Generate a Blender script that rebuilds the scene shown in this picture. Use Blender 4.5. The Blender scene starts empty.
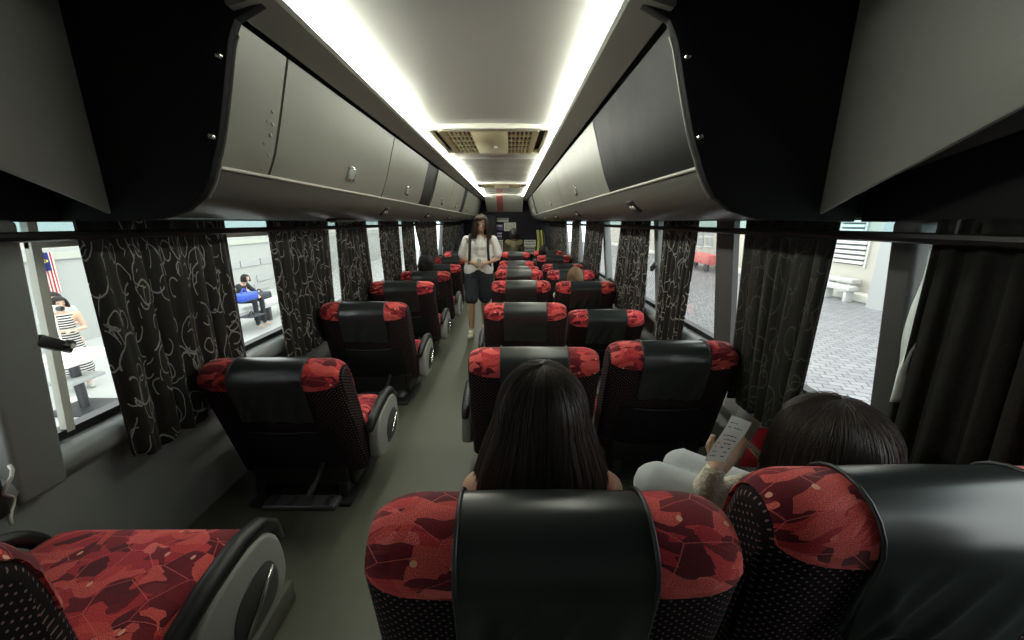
import bpy, bmesh, math, random
from mathutils import Vector, Matrix, noise, Euler
random.seed(11)
sin, cos, pi, sqrt = math.sin, math.cos, math.pi, math.sqrt
SC = bpy.context.scene
COL = SC.collection
K = 1.15            # everything is laid out in layout units; metres = layout units * K (applied at the end)
E = 1.20            # eye height above the bus floor
CX = -0.12          # bus centre line
BX = -0.14          # centre line of racks and ceiling
F = 384.0
TH = math.atan(98 / F)
CAMR = Euler((pi / 2 - TH, 0, -0.004), 'XYZ').to_matrix()
EYE = Vector((0, 0, E))
ORD = ['first', 'second', 'third', 'fourth', 'fifth', 'sixth', 'seventh', 'eighth', 'ninth', 'tenth', 'eleventh', 'twelfth']

def ray(px, py):
    return CAMR @ Vector(((px - 512) / F, -(py - 320) / F, -1))
def at_x(px, py, X):
    d = ray(px, py); return EYE + d * (X / d.x)
def at_y(px, py, Y):
    d = ray(px, py); return EYE + d * (Y / d.y)
def at_z(px, py, Z):
    d = ray(px, py); return EYE + d * ((Z - E) / d.z)

# ------------------------------------------------------------------ mesh builder
class MB:
    def __init__(s):
        s.v = []; s.f = []; s.uv = []
    def add(s, vs, fs, uv=None):
        b = len(s.v)
        s.v += [Vector(v) for v in vs]
        s.f += [tuple(b + i for i in f) for f in fs]
        s.uv += list(uv) if uv else [None] * len(vs)
        return s
    def addbm(s, bm, M=None):
        bm.verts.index_update()
        vs = [(M @ v.co) if M else v.co.copy() for v in bm.verts]
        s.add(vs, [[v.index for v in f.verts] for f in bm.faces]); bm.free(); return s
    def box(s, x0, x1, y0, y1, z0, z1, r=0.0, seg=2, M=None):
        bm = bmesh.new(); bmesh.ops.create_cube(bm, size=1)
        for v in bm.verts:
            v.co = Vector(((x0 + x1) / 2 + v.co.x * (x1 - x0), (y0 + y1) / 2 + v.co.y * (y1 - y0), (z0 + z1) / 2 + v.co.z * (z1 - z0)))
        if r > 0:
            bmesh.ops.bevel(bm, geom=list(bm.edges), offset=r, segments=seg, profile=0.5, affect='EDGES')
        return s.addbm(bm, M)
    def prism(s, poly, a0, a1, axis='x', r=0, seg=2):
        """poly: 2D outline; axis x: (y,z), axis y: (x,z), axis z: (x,y)"""
        def P(p, a):
            return {'x': (a, p[0], p[1]), 'y': (p[0], a, p[1]), 'z': (p[0], p[1], a)}[axis]
        n = len(poly)
        bm = bmesh.new()
        A = [bm.verts.new(P(p, a0)) for p in poly]; B = [bm.verts.new(P(p, a1)) for p in poly]
        for i in range(n):
            bm.faces.new((A[i], A[(i + 1) % n], B[(i + 1) % n], B[i]))
        f1 = bm.faces.new(A[::-1]); f2 = bm.faces.new(B)
        bmesh.ops.recalc_face_normals(bm, faces=bm.faces)
        if r > 0:
            es = list(f1.edges) + list(f2.edges)
            bmesh.ops.bevel(bm, geom=es, offset=r, segments=seg, profile=0.5, affect='EDGES')
        return s.addbm(bm)
    def tube(s, pts, r, n=8, cap=True, flat=1.0):
        pts = [Vector(p) for p in pts]; m = len(pts)
        R = r if isinstance(r, (list, tuple)) else [r] * m
        vs, fs = [], []
        t0 = (pts[1] - pts[0]).normalized()
        up = Vector((0, 0, 1)) if abs(t0.z) < .9 else Vector((1, 0, 0))
        a = t0.cross(up).normalized()
        for i in range(m):
            t = (pts[min(i + 1, m - 1)] - pts[max(i - 1, 0)]).normalized()
            a = (a - t * a.dot(t)).normalized(); b = t.cross(a)
            for k in range(n):
                ph = 2 * pi * k / n
                vs.append(pts[i] + a * (cos(ph) * R[i]) + b * (sin(ph) * R[i] * flat))
        for i in range(m - 1):
            for k in range(n):
                fs.append((i * n + k, i * n + (k + 1) % n, (i + 1) * n + (k + 1) % n, (i + 1) * n + k))
        if cap:
            fs.append(tuple(range(n))[::-1]); fs.append(tuple((m - 1) * n + k for k in range(n)))
        return s.add(vs, fs)
    def lathe(s, prof, c=(0, 0, 0), n=16, M=None):
        vs, fs = [], []
        for (r, z) in prof:
            for k in range(n):
                p = Vector((r * cos(2 * pi * k / n), r * sin(2 * pi * k / n), z))
                if M: p = M @ p
                vs.append(p + Vector(c))
        for i in range(len(prof) - 1):
            for k in range(n):
                fs.append((i * n + k, i * n + (k + 1) % n, (i + 1) * n + (k + 1) % n, (i + 1) * n + k))
        fs.append(tuple(range(n))[::-1]); fs.append(tuple((len(prof) - 1) * n + k for k in range(n)))
        return s.add(vs, fs)
    def ball(s, c, r, n=12, M=None):
        rr = r if isinstance(r, (tuple, list)) else (r, r, r)
        bm = bmesh.new(); bmesh.ops.create_uvsphere(bm, u_segments=n, v_segments=max(6, n * 2 // 3), radius=1)
        T = Matrix.Translation(Vector(c)) @ (M.to_4x4() if M else Matrix.Identity(4)) @ Matrix.Diagonal((*rr, 1))
        return s.addbm(bm, T)
    def grid(s, fn, nu, nv, uvfn=None, flip=False):
        vs = [fn(i / nu, j / nv) for j in range(nv + 1) for i in range(nu + 1)]
        uv = [uvfn(i / nu, j / nv) for j in range(nv + 1) for i in range(nu + 1)] if uvfn else None
        W = nu + 1; fs = []
        for j in range(nv):
            for i in range(nu):
                q = (j * W + i, j * W + i + 1, (j + 1) * W + i + 1, (j + 1) * W + i)
                fs.append(q[::-1] if flip else q)
        return s.add(vs, fs, uv)
    def quad(s, a, b, c, d):
        return s.add([a, b, c, d], [(0, 1, 2, 3)])
    def slab(s, a, b, c, d, t):
        """a thick quad: a..d in order, thickness vector t"""
        t = Vector(t); q = [Vector(p) for p in (a, b, c, d)]
        return s.add(q + [p + t for p in q], [(0, 1, 2, 3), (7, 6, 5, 4), (0, 4, 5, 1), (1, 5, 6, 2), (2, 6, 7, 3), (3, 7, 4, 0)])
    def xf(s, M):
        s.v = [M @ v for v in s.v]; return s
    def build(s, name, mat, parent=None, angle=40, recenter=True, norm=True):
        me = bpy.data.meshes.new(name)
        off = Vector((0, 0, 0))
        if parent is None and recenter and s.v:
            lo = [min(v[i] for v in s.v) for i in range(3)]; hi = [max(v[i] for v in s.v) for i in range(3)]
            off = Vector(((lo[0] + hi[0]) / 2, (lo[1] + hi[1]) / 2, lo[2]))
        me.from_pydata([tuple(v - off) for v in s.v], [], s.f)
        me.validate()
        if norm:
            bm = bmesh.new(); bm.from_mesh(me); bmesh.ops.recalc_face_normals(bm, faces=bm.faces); bm.to_mesh(me); bm.free()
        finish(me, angle)
        lay = me.uv_layers.new(name='UVMap')
        have = len(s.uv) == len(me.vertices)
        for p in me.polygons:
            nx, ny, nz = abs(p.normal.x), abs(p.normal.y), abs(p.normal.z)
            for li in p.loop_indices:
                vi = me.loops[li].vertex_index
                if have and s.uv[vi] is not None:
                    lay.data[li].uv = s.uv[vi]
                else:
                    c = me.vertices[vi].co
                    lay.data[li].uv = (c.y, c.z) if nx >= ny and nx >= nz else ((c.x, c.z) if ny >= nz else (c.x, c.y))
        o = bpy.data.objects.new(name, me); COL.objects.link(o)
        o.location = off
        if mat: me.materials.append(mat)
        if parent is not None: o.parent = parent
        return o

def finish(me, angle):
    if angle is None: return
    me.polygons.foreach_set('use_smooth', [True] * len(me.polygons))
    if angle < 180:
        me.set_sharp_from_angle(angle=math.radians(angle))

def tag(o, label=None, cat=None, group=None, kind=None):
    if label: o['label'] = label
    if cat: o['category'] = cat
    if group: o['group'] = group
    if kind: o['kind'] = kind
    return o
def struct(o, label=None, cat=None):
    o['kind'] = 'structure'
    return tag(o, label, cat)
def empty(name, loc, label=None, cat=None, group=None, rz=0):
    o = bpy.data.objects.new(name, None); COL.objects.link(o); o.location = loc; o.rotation_euler = (0, 0, rz)
    o.empty_display_size = .05
    return tag(o, label, cat, group)
def copy_tree(o, parent=None):
    c = o.copy(); COL.objects.link(c)
    if parent is not None: c.parent = parent
    for ch in [x for x in KIDS.get(o.name, ())] or list(o.children): copy_tree(ch, c)
    return c
KIDS = {}

# ------------------------------------------------------------------ voxel-unioned bodies
def blob(name, chains, mat, parent, voxel=.012, smooth=3, balls=(), factor=.5):
    """one continuous skin around chains of tapering capsules: chain = [(point, radius), ...]; balls = (centre, radii, rotation)"""
    bm = bmesh.new()
    def sph(c, r, rot=None):
        rr = r if isinstance(r, (tuple, list)) else (r, r, r)
        T = Matrix.Translation(Vector(c)) @ (rot.to_matrix().to_4x4() if rot else Matrix.Identity(4)) @ Matrix.Diagonal((*rr, 1))
        bmesh.ops.create_icosphere(bm, subdivisions=2, radius=1, matrix=T)
    for ch in chains:
        for (p, r) in ch: sph(p, r)
        for (p, r), (q, t) in zip(ch, ch[1:]):
            p = Vector(p); q = Vector(q); d = q - p
            n = max(2, int(d.length / max(min(r, t) * .5, .004)))
            n = min(n, 24)
            for i in range(1, n):
                k = i / n; sph(p + d * k, r + (t - r) * k)
    for b in balls: sph(*b)
    me = bpy.data.meshes.new(name); bm.to_mesh(me); bm.free()
    o = bpy.data.objects.new(name + '_tmp', me); COL.objects.link(o)
    m = o.modifiers.new('r', 'REMESH'); m.mode = 'VOXEL'; m.voxel_size = voxel
    m2 = o.modifiers.new('s', 'SMOOTH'); m2.factor = factor; m2.iterations = smooth
    dg = bpy.context.evaluated_depsgraph_get(); dg.update()
    ne = bpy.data.meshes.new_from_object(o.evaluated_get(dg))
    bpy.data.objects.remove(o); bpy.data.meshes.remove(me)
    ne.name = name; finish(ne, 180)
    ne.materials.clear(); ne.materials.append(mat)
    r = bpy.data.objects.new(name, ne); COL.objects.link(r)
    if parent is not None: r.parent = parent
    return r

# ------------------------------------------------------------------ materials
def nt(name):
    m = bpy.data.materials.new(name); m.use_nodes = True
    N = m.node_tree.nodes; L = m.node_tree.links
    return m, N, L, N['Principled BSDF']
def nd(N, t, **kw):
    n = N.new(t)
    for k, v in kw.items(): setattr(n, k, v)
    return n
def mat(name, col, rough=.5, metal=0, spec=.5, bump=0, bscale=60, vary=0, vscale=6, coat=0):
    m, N, L, b = nt(name)
    b.inputs['Base Color'].default_value = (*col, 1); b.inputs['Roughness'].default_value = rough
    b.inputs['Metallic'].default_value = metal; b.inputs['Specular IOR Level'].default_value = spec
    b.inputs['Coat Weight'].default_value = coat
    tc = nd(N, 'ShaderNodeTexCoord')
    if vary:
        no = nd(N, 'ShaderNodeTexNoise'); no.inputs['Scale'].default_value = vscale; no.inputs['Detail'].default_value = 5
        L.new(tc.outputs['Object'], no.inputs['Vector'])
        mx = nd(N, 'ShaderNodeMix', data_type='RGBA')
        mx.inputs['A'].default_value = (*[c * (1 - vary) for c in col], 1); mx.inputs['B'].default_value = (*[min(1, c * (1 + vary)) for c in col], 1)
        L.new(no.outputs['Fac'], mx.inputs['Factor']); L.new(mx.outputs['Result'], b.inputs['Base Color'])
        mr = nd(N, 'ShaderNodeMapRange'); mr.inputs['To Min'].default_value = max(0, rough - .1); mr.inputs['To Max'].default_value = min(1, rough + .1)
        L.new(no.outputs['Fac'], mr.inputs['Value']); L.new(mr.outputs['Result'], b.inputs['Roughness'])
    if bump:
        n2 = nd(N, 'ShaderNodeTexNoise'); n2.inputs['Scale'].default_value = bscale; n2.inputs['Detail'].default_value = 4
        L.new(tc.outputs['Object'], n2.inputs['Vector'])
        bp = nd(N, 'ShaderNodeBump'); bp.inputs['Strength'].default_value = bump; bp.inputs['Distance'].default_value = .01
        L.new(n2.outputs['Fac'], bp.inputs['Height']); L.new(bp.outputs['Normal'], b.inputs['Normal'])
    return m
def emat(name, col, s):
    m, N, L, b = nt(name)
    b.inputs['Base Color'].default_value = (*col, 1)
    b.inputs['Emission Color'].default_value = (*col, 1); b.inputs['Emission Strength'].default_value = s
    return m

def math_(N, L, op, a, b=None, c=None):
    n = nd(N, 'ShaderNodeMath', operation=op)
    for i, x in enumerate((a, b, c)):
        if x is None: continue
        if isinstance(x, (int, float)): n.inputs[i].default_value = x
        else: L.new(x, n.inputs[i])
    return n.outputs[0]
def mixc(N, L, f, a, b):
    n = nd(N, 'ShaderNodeMix', data_type='RGBA')
    for k, x in (('Factor', f), ('A', a), ('B', b)):
        if isinstance(x, (int, float)): n.inputs[k].default_value = x
        elif isinstance(x, tuple): n.inputs[k].default_value = (*x, 1)
        else: L.new(x, n.inputs[k])
    return n.outputs['Result']
def voro(N, L, vec, scale, feat='F1', rnd=1.0, dist='EUCLIDEAN'):
    n = nd(N, 'ShaderNodeTexVoronoi', voronoi_dimensions='2D', feature=feat)
    n.inputs['Scale'].default_value = scale; n.inputs['Randomness'].default_value = rnd
    if feat == 'F1': n.distance = dist
    L.new(vec, n.inputs['Vector']); return n
def mapping(N, L, vec, rot=0, sc=(1, 1, 1), loc=(0, 0, 0)):
    n = nd(N, 'ShaderNodeMapping'); n.inputs['Rotation'].default_value = (0, 0, rot); n.inputs['Scale'].default_value = sc; n.inputs['Location'].default_value = loc
    L.new(vec, n.inputs['Vector']); return n.outputs['Vector']

def red_fabric():
    m, N, L, b = nt('red_patterned_fabric')
    uv = nd(N, 'ShaderNodeUVMap').outputs['UV']
    oi = nd(N, 'ShaderNodeObjectInfo')
    off = nd(N, 'ShaderNodeCombineXYZ'); L.new(math_(N, L, 'MULTIPLY', oi.outputs['Random'], 5.0), off.inputs[0]); L.new(math_(N, L, 'MULTIPLY', oi.outputs['Random'], 9.0), off.inputs[1])
    va = nd(N, 'ShaderNodeVectorMath', operation='ADD'); L.new(uv, va.inputs[0]); L.new(off.outputs[0], va.inputs[1]); uv = va.outputs[0]
    wn0 = nd(N, 'ShaderNodeTexNoise', noise_dimensions='2D'); wn0.inputs['Scale'].default_value = 5; L.new(uv, wn0.inputs['Vector'])
    w0 = nd(N, 'ShaderNodeVectorMath', operation='SCALE'); L.new(wn0.outputs['Color'], w0.inputs[0]); w0.inputs['Scale'].default_value = .10
    a0 = nd(N, 'ShaderNodeVectorMath', operation='ADD'); L.new(uv, a0.inputs[0]); L.new(w0.outputs[0], a0.inputs[1])
    p = mapping(N, L, a0.outputs[0], .75, (1, 2.3, 1))
    v = voro(N, L, p, 21, dist='MANHATTAN')
    sep = nd(N, 'ShaderNodeSeparateColor'); L.new(v.outputs['Color'], sep.inputs[0])
    cr = nd(N, 'ShaderNodeValToRGB'); cr.color_ramp.interpolation = 'CONSTANT'
    e = cr.color_ramp.elements; e[0].position = 0; e[0].color = (.10, .005, .012, 1); e[1].position = .3; e[1].color = (.40, .024, .036, 1)
    for ps, c in ((.55, (.52, .042, .046)), (.75, (.22, .01, .018)), (.87, (.70, .13, .12))):
        x = e.new(ps); x.color = (*c, 1)
    L.new(sep.outputs[0], cr.inputs[0])
    c = cr.outputs[0]
    v2 = voro(N, L, mapping(N, L, uv, 0, (1, 1, 1), (.37, .11, 0)), 6.0)
    ring = math_(N, L, 'LESS_THAN', math_(N, L, 'ABSOLUTE', math_(N, L, 'SUBTRACT', v2.outputs['Distance'], .42)), .045)
    c = mixc(N, L, math_(N, L, 'MULTIPLY', ring, .75), c, (.62, .075, .06))
    v5 = voro(N, L, mapping(N, L, a0.outputs[0], -.7, (1, 2.6, 1), (.3, .7, 0)), 18, dist='MANHATTAN')
    s5 = nd(N, 'ShaderNodeSeparateColor'); L.new(v5.outputs['Color'], s5.inputs[0])
    c = mixc(N, L, math_(N, L, 'MULTIPLY', math_(N, L, 'GREATER_THAN', s5.outputs[0], .78), .9), c, (.62, .09, .08))
    c = mixc(N, L, math_(N, L, 'MULTIPLY', math_(N, L, 'LESS_THAN', s5.outputs[0], .25), .9), c, (.13, .006, .014))
    v3 = voro(N, L, mapping(N, L, uv, 1.1, (1, 1.8, 1)), 11, 'DISTANCE_TO_EDGE')
    line = math_(N, L, 'LESS_THAN', v3.outputs['Distance'], .011)
    c = mixc(N, L, math_(N, L, 'MULTIPLY', line, .7), c, (.66, .13, .12))
    wn = nd(N, 'ShaderNodeTexNoise', noise_dimensions='2D'); wn.inputs['Scale'].default_value = 700; L.new(uv, wn.inputs['Vector'])
    gr = nd(N, 'ShaderNodeMapRange'); gr.inputs['From Min'].default_value = .3; gr.inputs['From Max'].default_value = .7; gr.inputs['To Min'].default_value = .45; gr.inputs['To Max'].default_value = 1.7
    L.new(wn.outputs['Fac'], gr.inputs['Value'])
    sc = nd(N, 'ShaderNodeVectorMath', operation='SCALE'); L.new(c, sc.inputs[0]); L.new(gr.outputs['Result'], sc.inputs['Scale'])
    v4 = voro(N, L, uv, 15)
    s4 = nd(N, 'ShaderNodeSeparateColor'); L.new(v4.outputs['Color'], s4.inputs[0])
    dot = math_(N, L, 'MULTIPLY', math_(N, L, 'LESS_THAN', v4.outputs['Distance'], .065), math_(N, L, 'GREATER_THAN', s4.outputs[1], .55))
    c = mixc(N, L, dot, sc.outputs[0], (.8, .42, .28))
    L.new(c, b.inputs['Base Color']); b.inputs['Roughness'].default_value = .8; b.inputs['Specular IOR Level'].default_value = .2
    b.inputs['Sheen Weight'].default_value = .15
    return m
def dotted_fabric():
    m, N, L, b = nt('black_dotted_fabric')
    uv = nd(N, 'ShaderNodeUVMap').outputs['UV']
    v = voro(N, L, mapping(N, L, uv, .75, (1, 1, 1)), 88, rnd=.12)
    dot = math_(N, L, 'LESS_THAN', v.outputs['Distance'], .17)
    c = mixc(N, L, dot, (.009, .005, .0065), (.24, .15, .15))
    L.new(c, b.inputs['Base Color']); b.inputs['Roughness'].default_value = .85; b.inputs['Specular IOR Level'].default_value = .2
    return m
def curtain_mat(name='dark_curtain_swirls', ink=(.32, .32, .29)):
    m, N, L, b = nt(name)
    uv = nd(N, 'ShaderNodeUVMap').outputs['UV']
    no = nd(N, 'ShaderNodeTexNoise', noise_dimensions='2D'); no.inputs['Scale'].default_value = 9; L.new(uv, no.inputs['Vector'])
    wob = nd(N, 'ShaderNodeVectorMath', operation='SCALE'); L.new(no.outputs['Color'], wob.inputs[0]); wob.inputs['Scale'].default_value = .03
    ad = nd(N, 'ShaderNodeVectorMath', operation='ADD'); L.new(uv, ad.inputs[0]); L.new(wob.outputs[0], ad.inputs[1])
    tot = None
    for sc, r, w, th, lo in ((7.0, .30, .013, .47, (.2, .6, 0)), (10.0, .27, .017, .49, (.7, .1, 0)), (14, .24, .024, .52, (.33, .9, 0)), (5.0, .34, .010, .48, (.1, .27, 0)), (9.0, .33, .012, .50, (.5, .45, 0))):
        mp = mapping(N, L, ad.outputs[0], lo[1], (1.0, .55, 1), lo)
        v = voro(N, L, mp, sc)
        ring = math_(N, L, 'LESS_THAN', math_(N, L, 'ABSOLUTE', math_(N, L, 'SUBTRACT', v.outputs['Distance'], r)), w)
        n2 = nd(N, 'ShaderNodeTexNoise', noise_dimensions='2D'); n2.inputs['Scale'].default_value = 11; n2.inputs['Detail'].default_value = 1
        L.new(mapping(N, L, uv, 0, (1, .7, 1), lo), n2.inputs['Vector'])
        k = math_(N, L, 'MULTIPLY', ring, math_(N, L, 'GREATER_THAN', n2.outputs['Fac'], th))
        tot = k if tot is None else math_(N, L, 'MAXIMUM', tot, k)
    c = mixc(N, L, tot, (.015, .014, .012), ink)
    L.new(c, b.inputs['Base Color'])
    rr = nd(N, 'ShaderNodeMapRange'); rr.inputs['To Min'].default_value = .55; rr.inputs['To Max'].default_value = .4; L.new(tot, rr.inputs['Value'])
    L.new(rr.outputs['Result'], b.inputs['Roughness']); b.inputs['Specular IOR Level'].default_value = .3
    b.inputs['Sheen Weight'].default_value = .05
    return m
def cobble_mat():
    m, N, L, b = nt('interlocking_pavers')
    g = nd(N, 'ShaderNodeTexCoord').outputs['Object']
    br = nd(N, 'ShaderNodeTexBrick'); br.inputs['Scale'].default_value = 3.2
    br.inputs['Color1'].default_value = (.25, .25, .26, 1); br.inputs['Color2'].default_value = (.18, .18, .195, 1); br.inputs['Mortar'].default_value = (.06, .06, .07, 1)
    br.inputs['Mortar Size'].default_value = .035; br.inputs['Brick Width'].default_value = .75; br.inputs['Row Height'].default_value = .55
    no = nd(N, 'ShaderNodeTexNoise'); no.inputs['Scale'].default_value = 2.5; L.new(g, no.inputs['Vector'])
    w = nd(N, 'ShaderNodeVectorMath', operation='SCALE'); L.new(no.outputs['Color'], w.inputs[0]); w.inputs['Scale'].default_value = .12
    a = nd(N, 'ShaderNodeVectorMath', operation='ADD'); L.new(g, a.inputs[0]); L.new(w.outputs[0], a.inputs[1])
    L.new(mapping(N, L, a.outputs[0], .4), br.inputs['Vector'])
    L.new(br.outputs['Color'], b.inputs['Base Color']); b.inputs['Roughness'].default_value = .45
    bp = nd(N, 'ShaderNodeBump'); bp.inputs['Strength'].default_value = .5; bp.inputs['Distance'].default_value = .02
    L.new(br.outputs['Fac'], bp.inputs['Height']); bp.invert = True; L.new(bp.outputs['Normal'], b.inputs['Normal'])
    return m
def stripe_mat(name, a, bcol, scale, axis=2, duty=.5):
    m, N, L, b = nt(name)
    g = nd(N, 'ShaderNodeTexCoord').outputs['Object']
    sp = nd(N, 'ShaderNodeSeparateXYZ'); L.new(g, sp.inputs[0])
    fr = math_(N, L, 'FRACT', math_(N, L, 'MULTIPLY', sp.outputs[axis], scale))
    c = mixc(N, L, math_(N, L, 'LESS_THAN', fr, duty), a, bcol)
    L.new(c, b.inputs['Base Color']); b.inputs['Roughness'].default_value = .8
    return m
def glass_mat(name, col=(1, 1, 1)):
    m, N, L, b = nt(name)
    N.remove(b)
    tr = nd(N, 'ShaderNodeBsdfTransparent'); tr.inputs[0].default_value = (*col, 1)
    gl = nd(N, 'ShaderNodeBsdfGlossy'); gl.inputs['Roughness'].default_value = .02
    fr = nd(N, 'ShaderNodeLayerWeight'); fr.inputs['Blend'].default_value = .12
    mx = nd(N, 'ShaderNodeMixShader'); L.new(math_(N, L, 'MULTIPLY', fr.outputs['Fresnel'], .5), mx.inputs[0]); L.new(tr.outputs[0], mx.inputs[1]); L.new(gl.outputs[0], mx.inputs[2])
    L.new(mx.outputs[0], N['Material Output'].inputs['Surface'])
    return m
def floor_mat():
    m, N, L, b = nt('grey_green_vinyl_floor')
    g = nd(N, 'ShaderNodeTexCoord').outputs['Object']
    no = nd(N, 'ShaderNodeTexNoise'); no.inputs['Scale'].default_value = 1.6; no.inputs['Detail'].default_value = 8; no.inputs['Roughness'].default_value = .65
    L.new(g, no.inputs['Vector'])
    n2 = nd(N, 'ShaderNodeTexNoise'); n2.inputs['Scale'].default_value = 90; L.new(g, n2.inputs['Vector'])
    c = mixc(N, L, no.outputs['Fac'], (.066, .069, .050), (.138, .144, .108))
    c = mixc(N, L, math_(N, L, 'MULTIPLY', n2.outputs['Fac'], .35), c, (.11, .114, .085))
    L.new(c, b.inputs['Base Color'])
    mr = nd(N, 'ShaderNodeMapRange'); mr.inputs['To Min'].default_value = .3; mr.inputs['To Max'].default_value = .6; L.new(no.outputs['Fac'], mr.inputs['Value'])
    L.new(mr.outputs['Result'], b.inputs['Roughness'])
    return m

M = dict(
    red=red_fabric(), dots=dotted_fabric(), curtain=curtain_mat(), floor=floor_mat(), cobble=cobble_mat(),
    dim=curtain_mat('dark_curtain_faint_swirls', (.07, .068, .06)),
    plain=mat('plain_black_curtain_cloth', (.012, .011, .010), .8, spec=.2, bump=.2, bscale=90),
    leather=mat('black_leather', (.020, .024, .0235), .29, spec=.7),
    backfab=mat('black_seat_back_cloth', (.009, .009, .010), .8, spec=.25, bump=.2, bscale=200),
    piping=mat('black_piping', (.03, .032, .032), .4),
    panel=mat('grey_seat_side_plastic', (.36, .37, .34), .38, vary=.1),
    dpanel=mat('dark_recess_plastic', (.06, .06, .06), .45),
    black=mat('black_plastic', (.012, .012, .013), .45, vary=.1),
    blackm=mat('black_matte_vinyl', (.010, .011, .012), .7, spec=.25, vary=.2, vscale=3),
    chrome=mat('chrome', (.75, .75, .72), .18, 1),
    steel=mat('dark_steel', (.06, .06, .065), .45, .6),
    locker=mat('grey_locker_vinyl', (.235, .235, .205), .36, bump=.12, bscale=9, vary=.12, vscale=4),
    lockdark=mat('charcoal_locker_vinyl', (.011, .0115, .013), .5, spec=.14, bump=.05, bscale=9, vary=.1),
    tray=mat('dark_grey_rack_vinyl', (.095, .095, .082), .40, bump=.1, bscale=7, vary=.12, vscale=3),
    fascia=mat('grey_cove_trim', (.22, .22, .19), .5, vary=.08),
    ceil=mat('satin_grey_ceiling', (.43, .43, .40), .33, vary=.06, vscale=2),
    ceilg=mat('glossy_ceiling_panel', (.42, .41, .37), .15, vary=.06, vscale=3),
    cream=mat('cream_plastic', (.80, .74, .46), .5, vary=.06),
    frame=mat('pale_hatch_plastic', (.52, .51, .45), .4),
    wallp=mat('grey_side_wall_vinyl', (.26, .27, .26), .5, bump=.05, bscale=30, vary=.06),
    sill=mat('pale_grey_sill', (.24, .255, .255), .4, vary=.05),
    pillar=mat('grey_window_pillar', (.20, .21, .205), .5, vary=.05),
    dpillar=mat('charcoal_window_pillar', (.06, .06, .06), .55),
    lining=mat('grey_upper_wall_lining', (.29, .29, .26), .5, bump=.45, bscale=6, vary=.12, vscale=3),
    gasket=mat('black_rubber', (.008, .008, .009), .5),
    glass=glass_mat('window_glass'),
    tint=glass_mat('tinted_window_glass', (.80, .92, .94)),
    led=emat('led_diffuser', (.97, 1.0, .87), 80.0), ledr=emat('led_diffuser_dimmer', (.97, 1.0, .87), 38.0),
    hair=mat('dark_hair', (.018, .014, .012), .45, spec=.4),
    hairlong=mat('long_dark_brown_hair', (.062, .047, .041), .40, spec=.5),
    hairb=mat('brown_hair', (.032, .017, .010), .5, spec=.4),
    hairl=mat('light_brown_hair', (.22, .13, .07), .45, spec=.5),
    skin=mat('skin', (.50, .30, .20), .5, vary=.06, vscale=8),
    skinp=mat('skin_pale', (.55, .36, .26), .5, vary=.06, vscale=8),
    lips=mat('lips', (.36, .12, .10), .5),
    eye=mat('eye_dark', (.015, .012, .01), .25),
    eyew=mat('eye_white', (.7, .68, .64), .3),
    white=mat('white_cotton', (.74, .72, .68), .85, bump=.25, bscale=25),
    cream_knit=mat('cream_fleece', (.66, .62, .50), .95, bump=.8, bscale=70, vary=.1, vscale=30),
    palegrey=mat('pale_grey_denim', (.46, .49, .49), .9, bump=.15, bscale=60, vary=.06),
    denim=mat('dark_denim', (.018, .022, .028), .85, bump=.3, bscale=120),
    shoe=mat('white_shoe', (.66, .64, .46), .5),
    olive=mat('olive_shirt', (.115, .10, .055), .85, bump=.2, bscale=40),
    navy=mat('navy_shirt', (.015, .02, .035), .85),
    brownshirt=mat('brown_shirt', (.05, .04, .03), .85),
    cap=mat('black_cap_cloth', (.012, .012, .014), .8),
    paper=mat('white_paper', (.72, .72, .64), .7, vary=.04),
    paperg=mat('grey_paper', (.40, .42, .37), .7),
    ink=mat('ink', (.06, .06, .06), .7),
    redpack=mat('red_packet_film', (.30, .015, .03), .3),
    purple=mat('purple_notice', (.10, .08, .22), .6),
    yg=mat('yellow_green_cloth', (.42, .42, .14), .85, bump=.2, bscale=30),
    redmark=mat('red_reflection_and_cart', (.62, .16, .15), .6),  # red of the painted ceiling reflection and of the cart
    bulk=mat('black_bulkhead', (.008, .008, .012), .6, spec=.2),
    terr=mat('pale_terminal_wall', (.36, .375, .36), .7, vary=.04),
    terrf=mat('white_tiled_floor', (.40, .41, .40), .35, vary=.05),
    bwall=mat('cream_building_wall', (.46, .44, .385), .7, vary=.05),
    post=mat('cream_post', (.70, .70, .62), .5),
    stripe=stripe_mat('striped_dress_cloth', (.60, .58, .55), (.02, .02, .028), 26, 2, .55),
    fl_stripe=None,
    blue=mat('blue_bag_cloth', (.03, .08, .46), .7, bump=.2, bscale=30),
    dark=mat('dark_bag_cloth', (.03, .035, .045), .8),
    louvre=mat('pale_louvre', (.62, .62, .58), .5),
    slot=mat('dark_louvre_gap', (.12, .13, .14), .6),
    shut=mat('grey_building_wall', (.35, .36, .36), .7),
    kerb=mat('pale_kerb', (.60, .59, .54), .8, vary=.05),
    bench=mat('white_bench_paint', (.5, .5, .49), .5),
)

# ------------------------------------------------------------------ the shell of the bus
Y0, Y1 = -1.0, 9.75                 # rear wall, front bulkhead
HW = 1.19                          # half width at sill height
HT = 1.12                          # half width at window head
ZS = .580                           # sill height
ZT = 1.205                          # window head
def wx(side, z, extra=0):           # inner face of the window band at height z
    k = (z - ZS) / (ZT - ZS)
    return CX + side * (HW + (HT - HW) * k + extra)

struct(MB().box(CX - 1.3, CX + 1.3, Y0 - .1, Y1 + 1.6, -.08, 0).build('floor', M['floor'], angle=None))
# rear wall and front windscreen wall
struct(MB().box(CX - 1.3, CX + 1.3, Y0 - .1, Y0, 0, 1.9).build('wall_rear', M['wallp'], angle=None))
struct(MB().box(CX - 1.3, CX + 1.3, Y1 + .02, Y1 + .1, 0, 1.85).build('wall_front', M['bulk'], angle=None))
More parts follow.
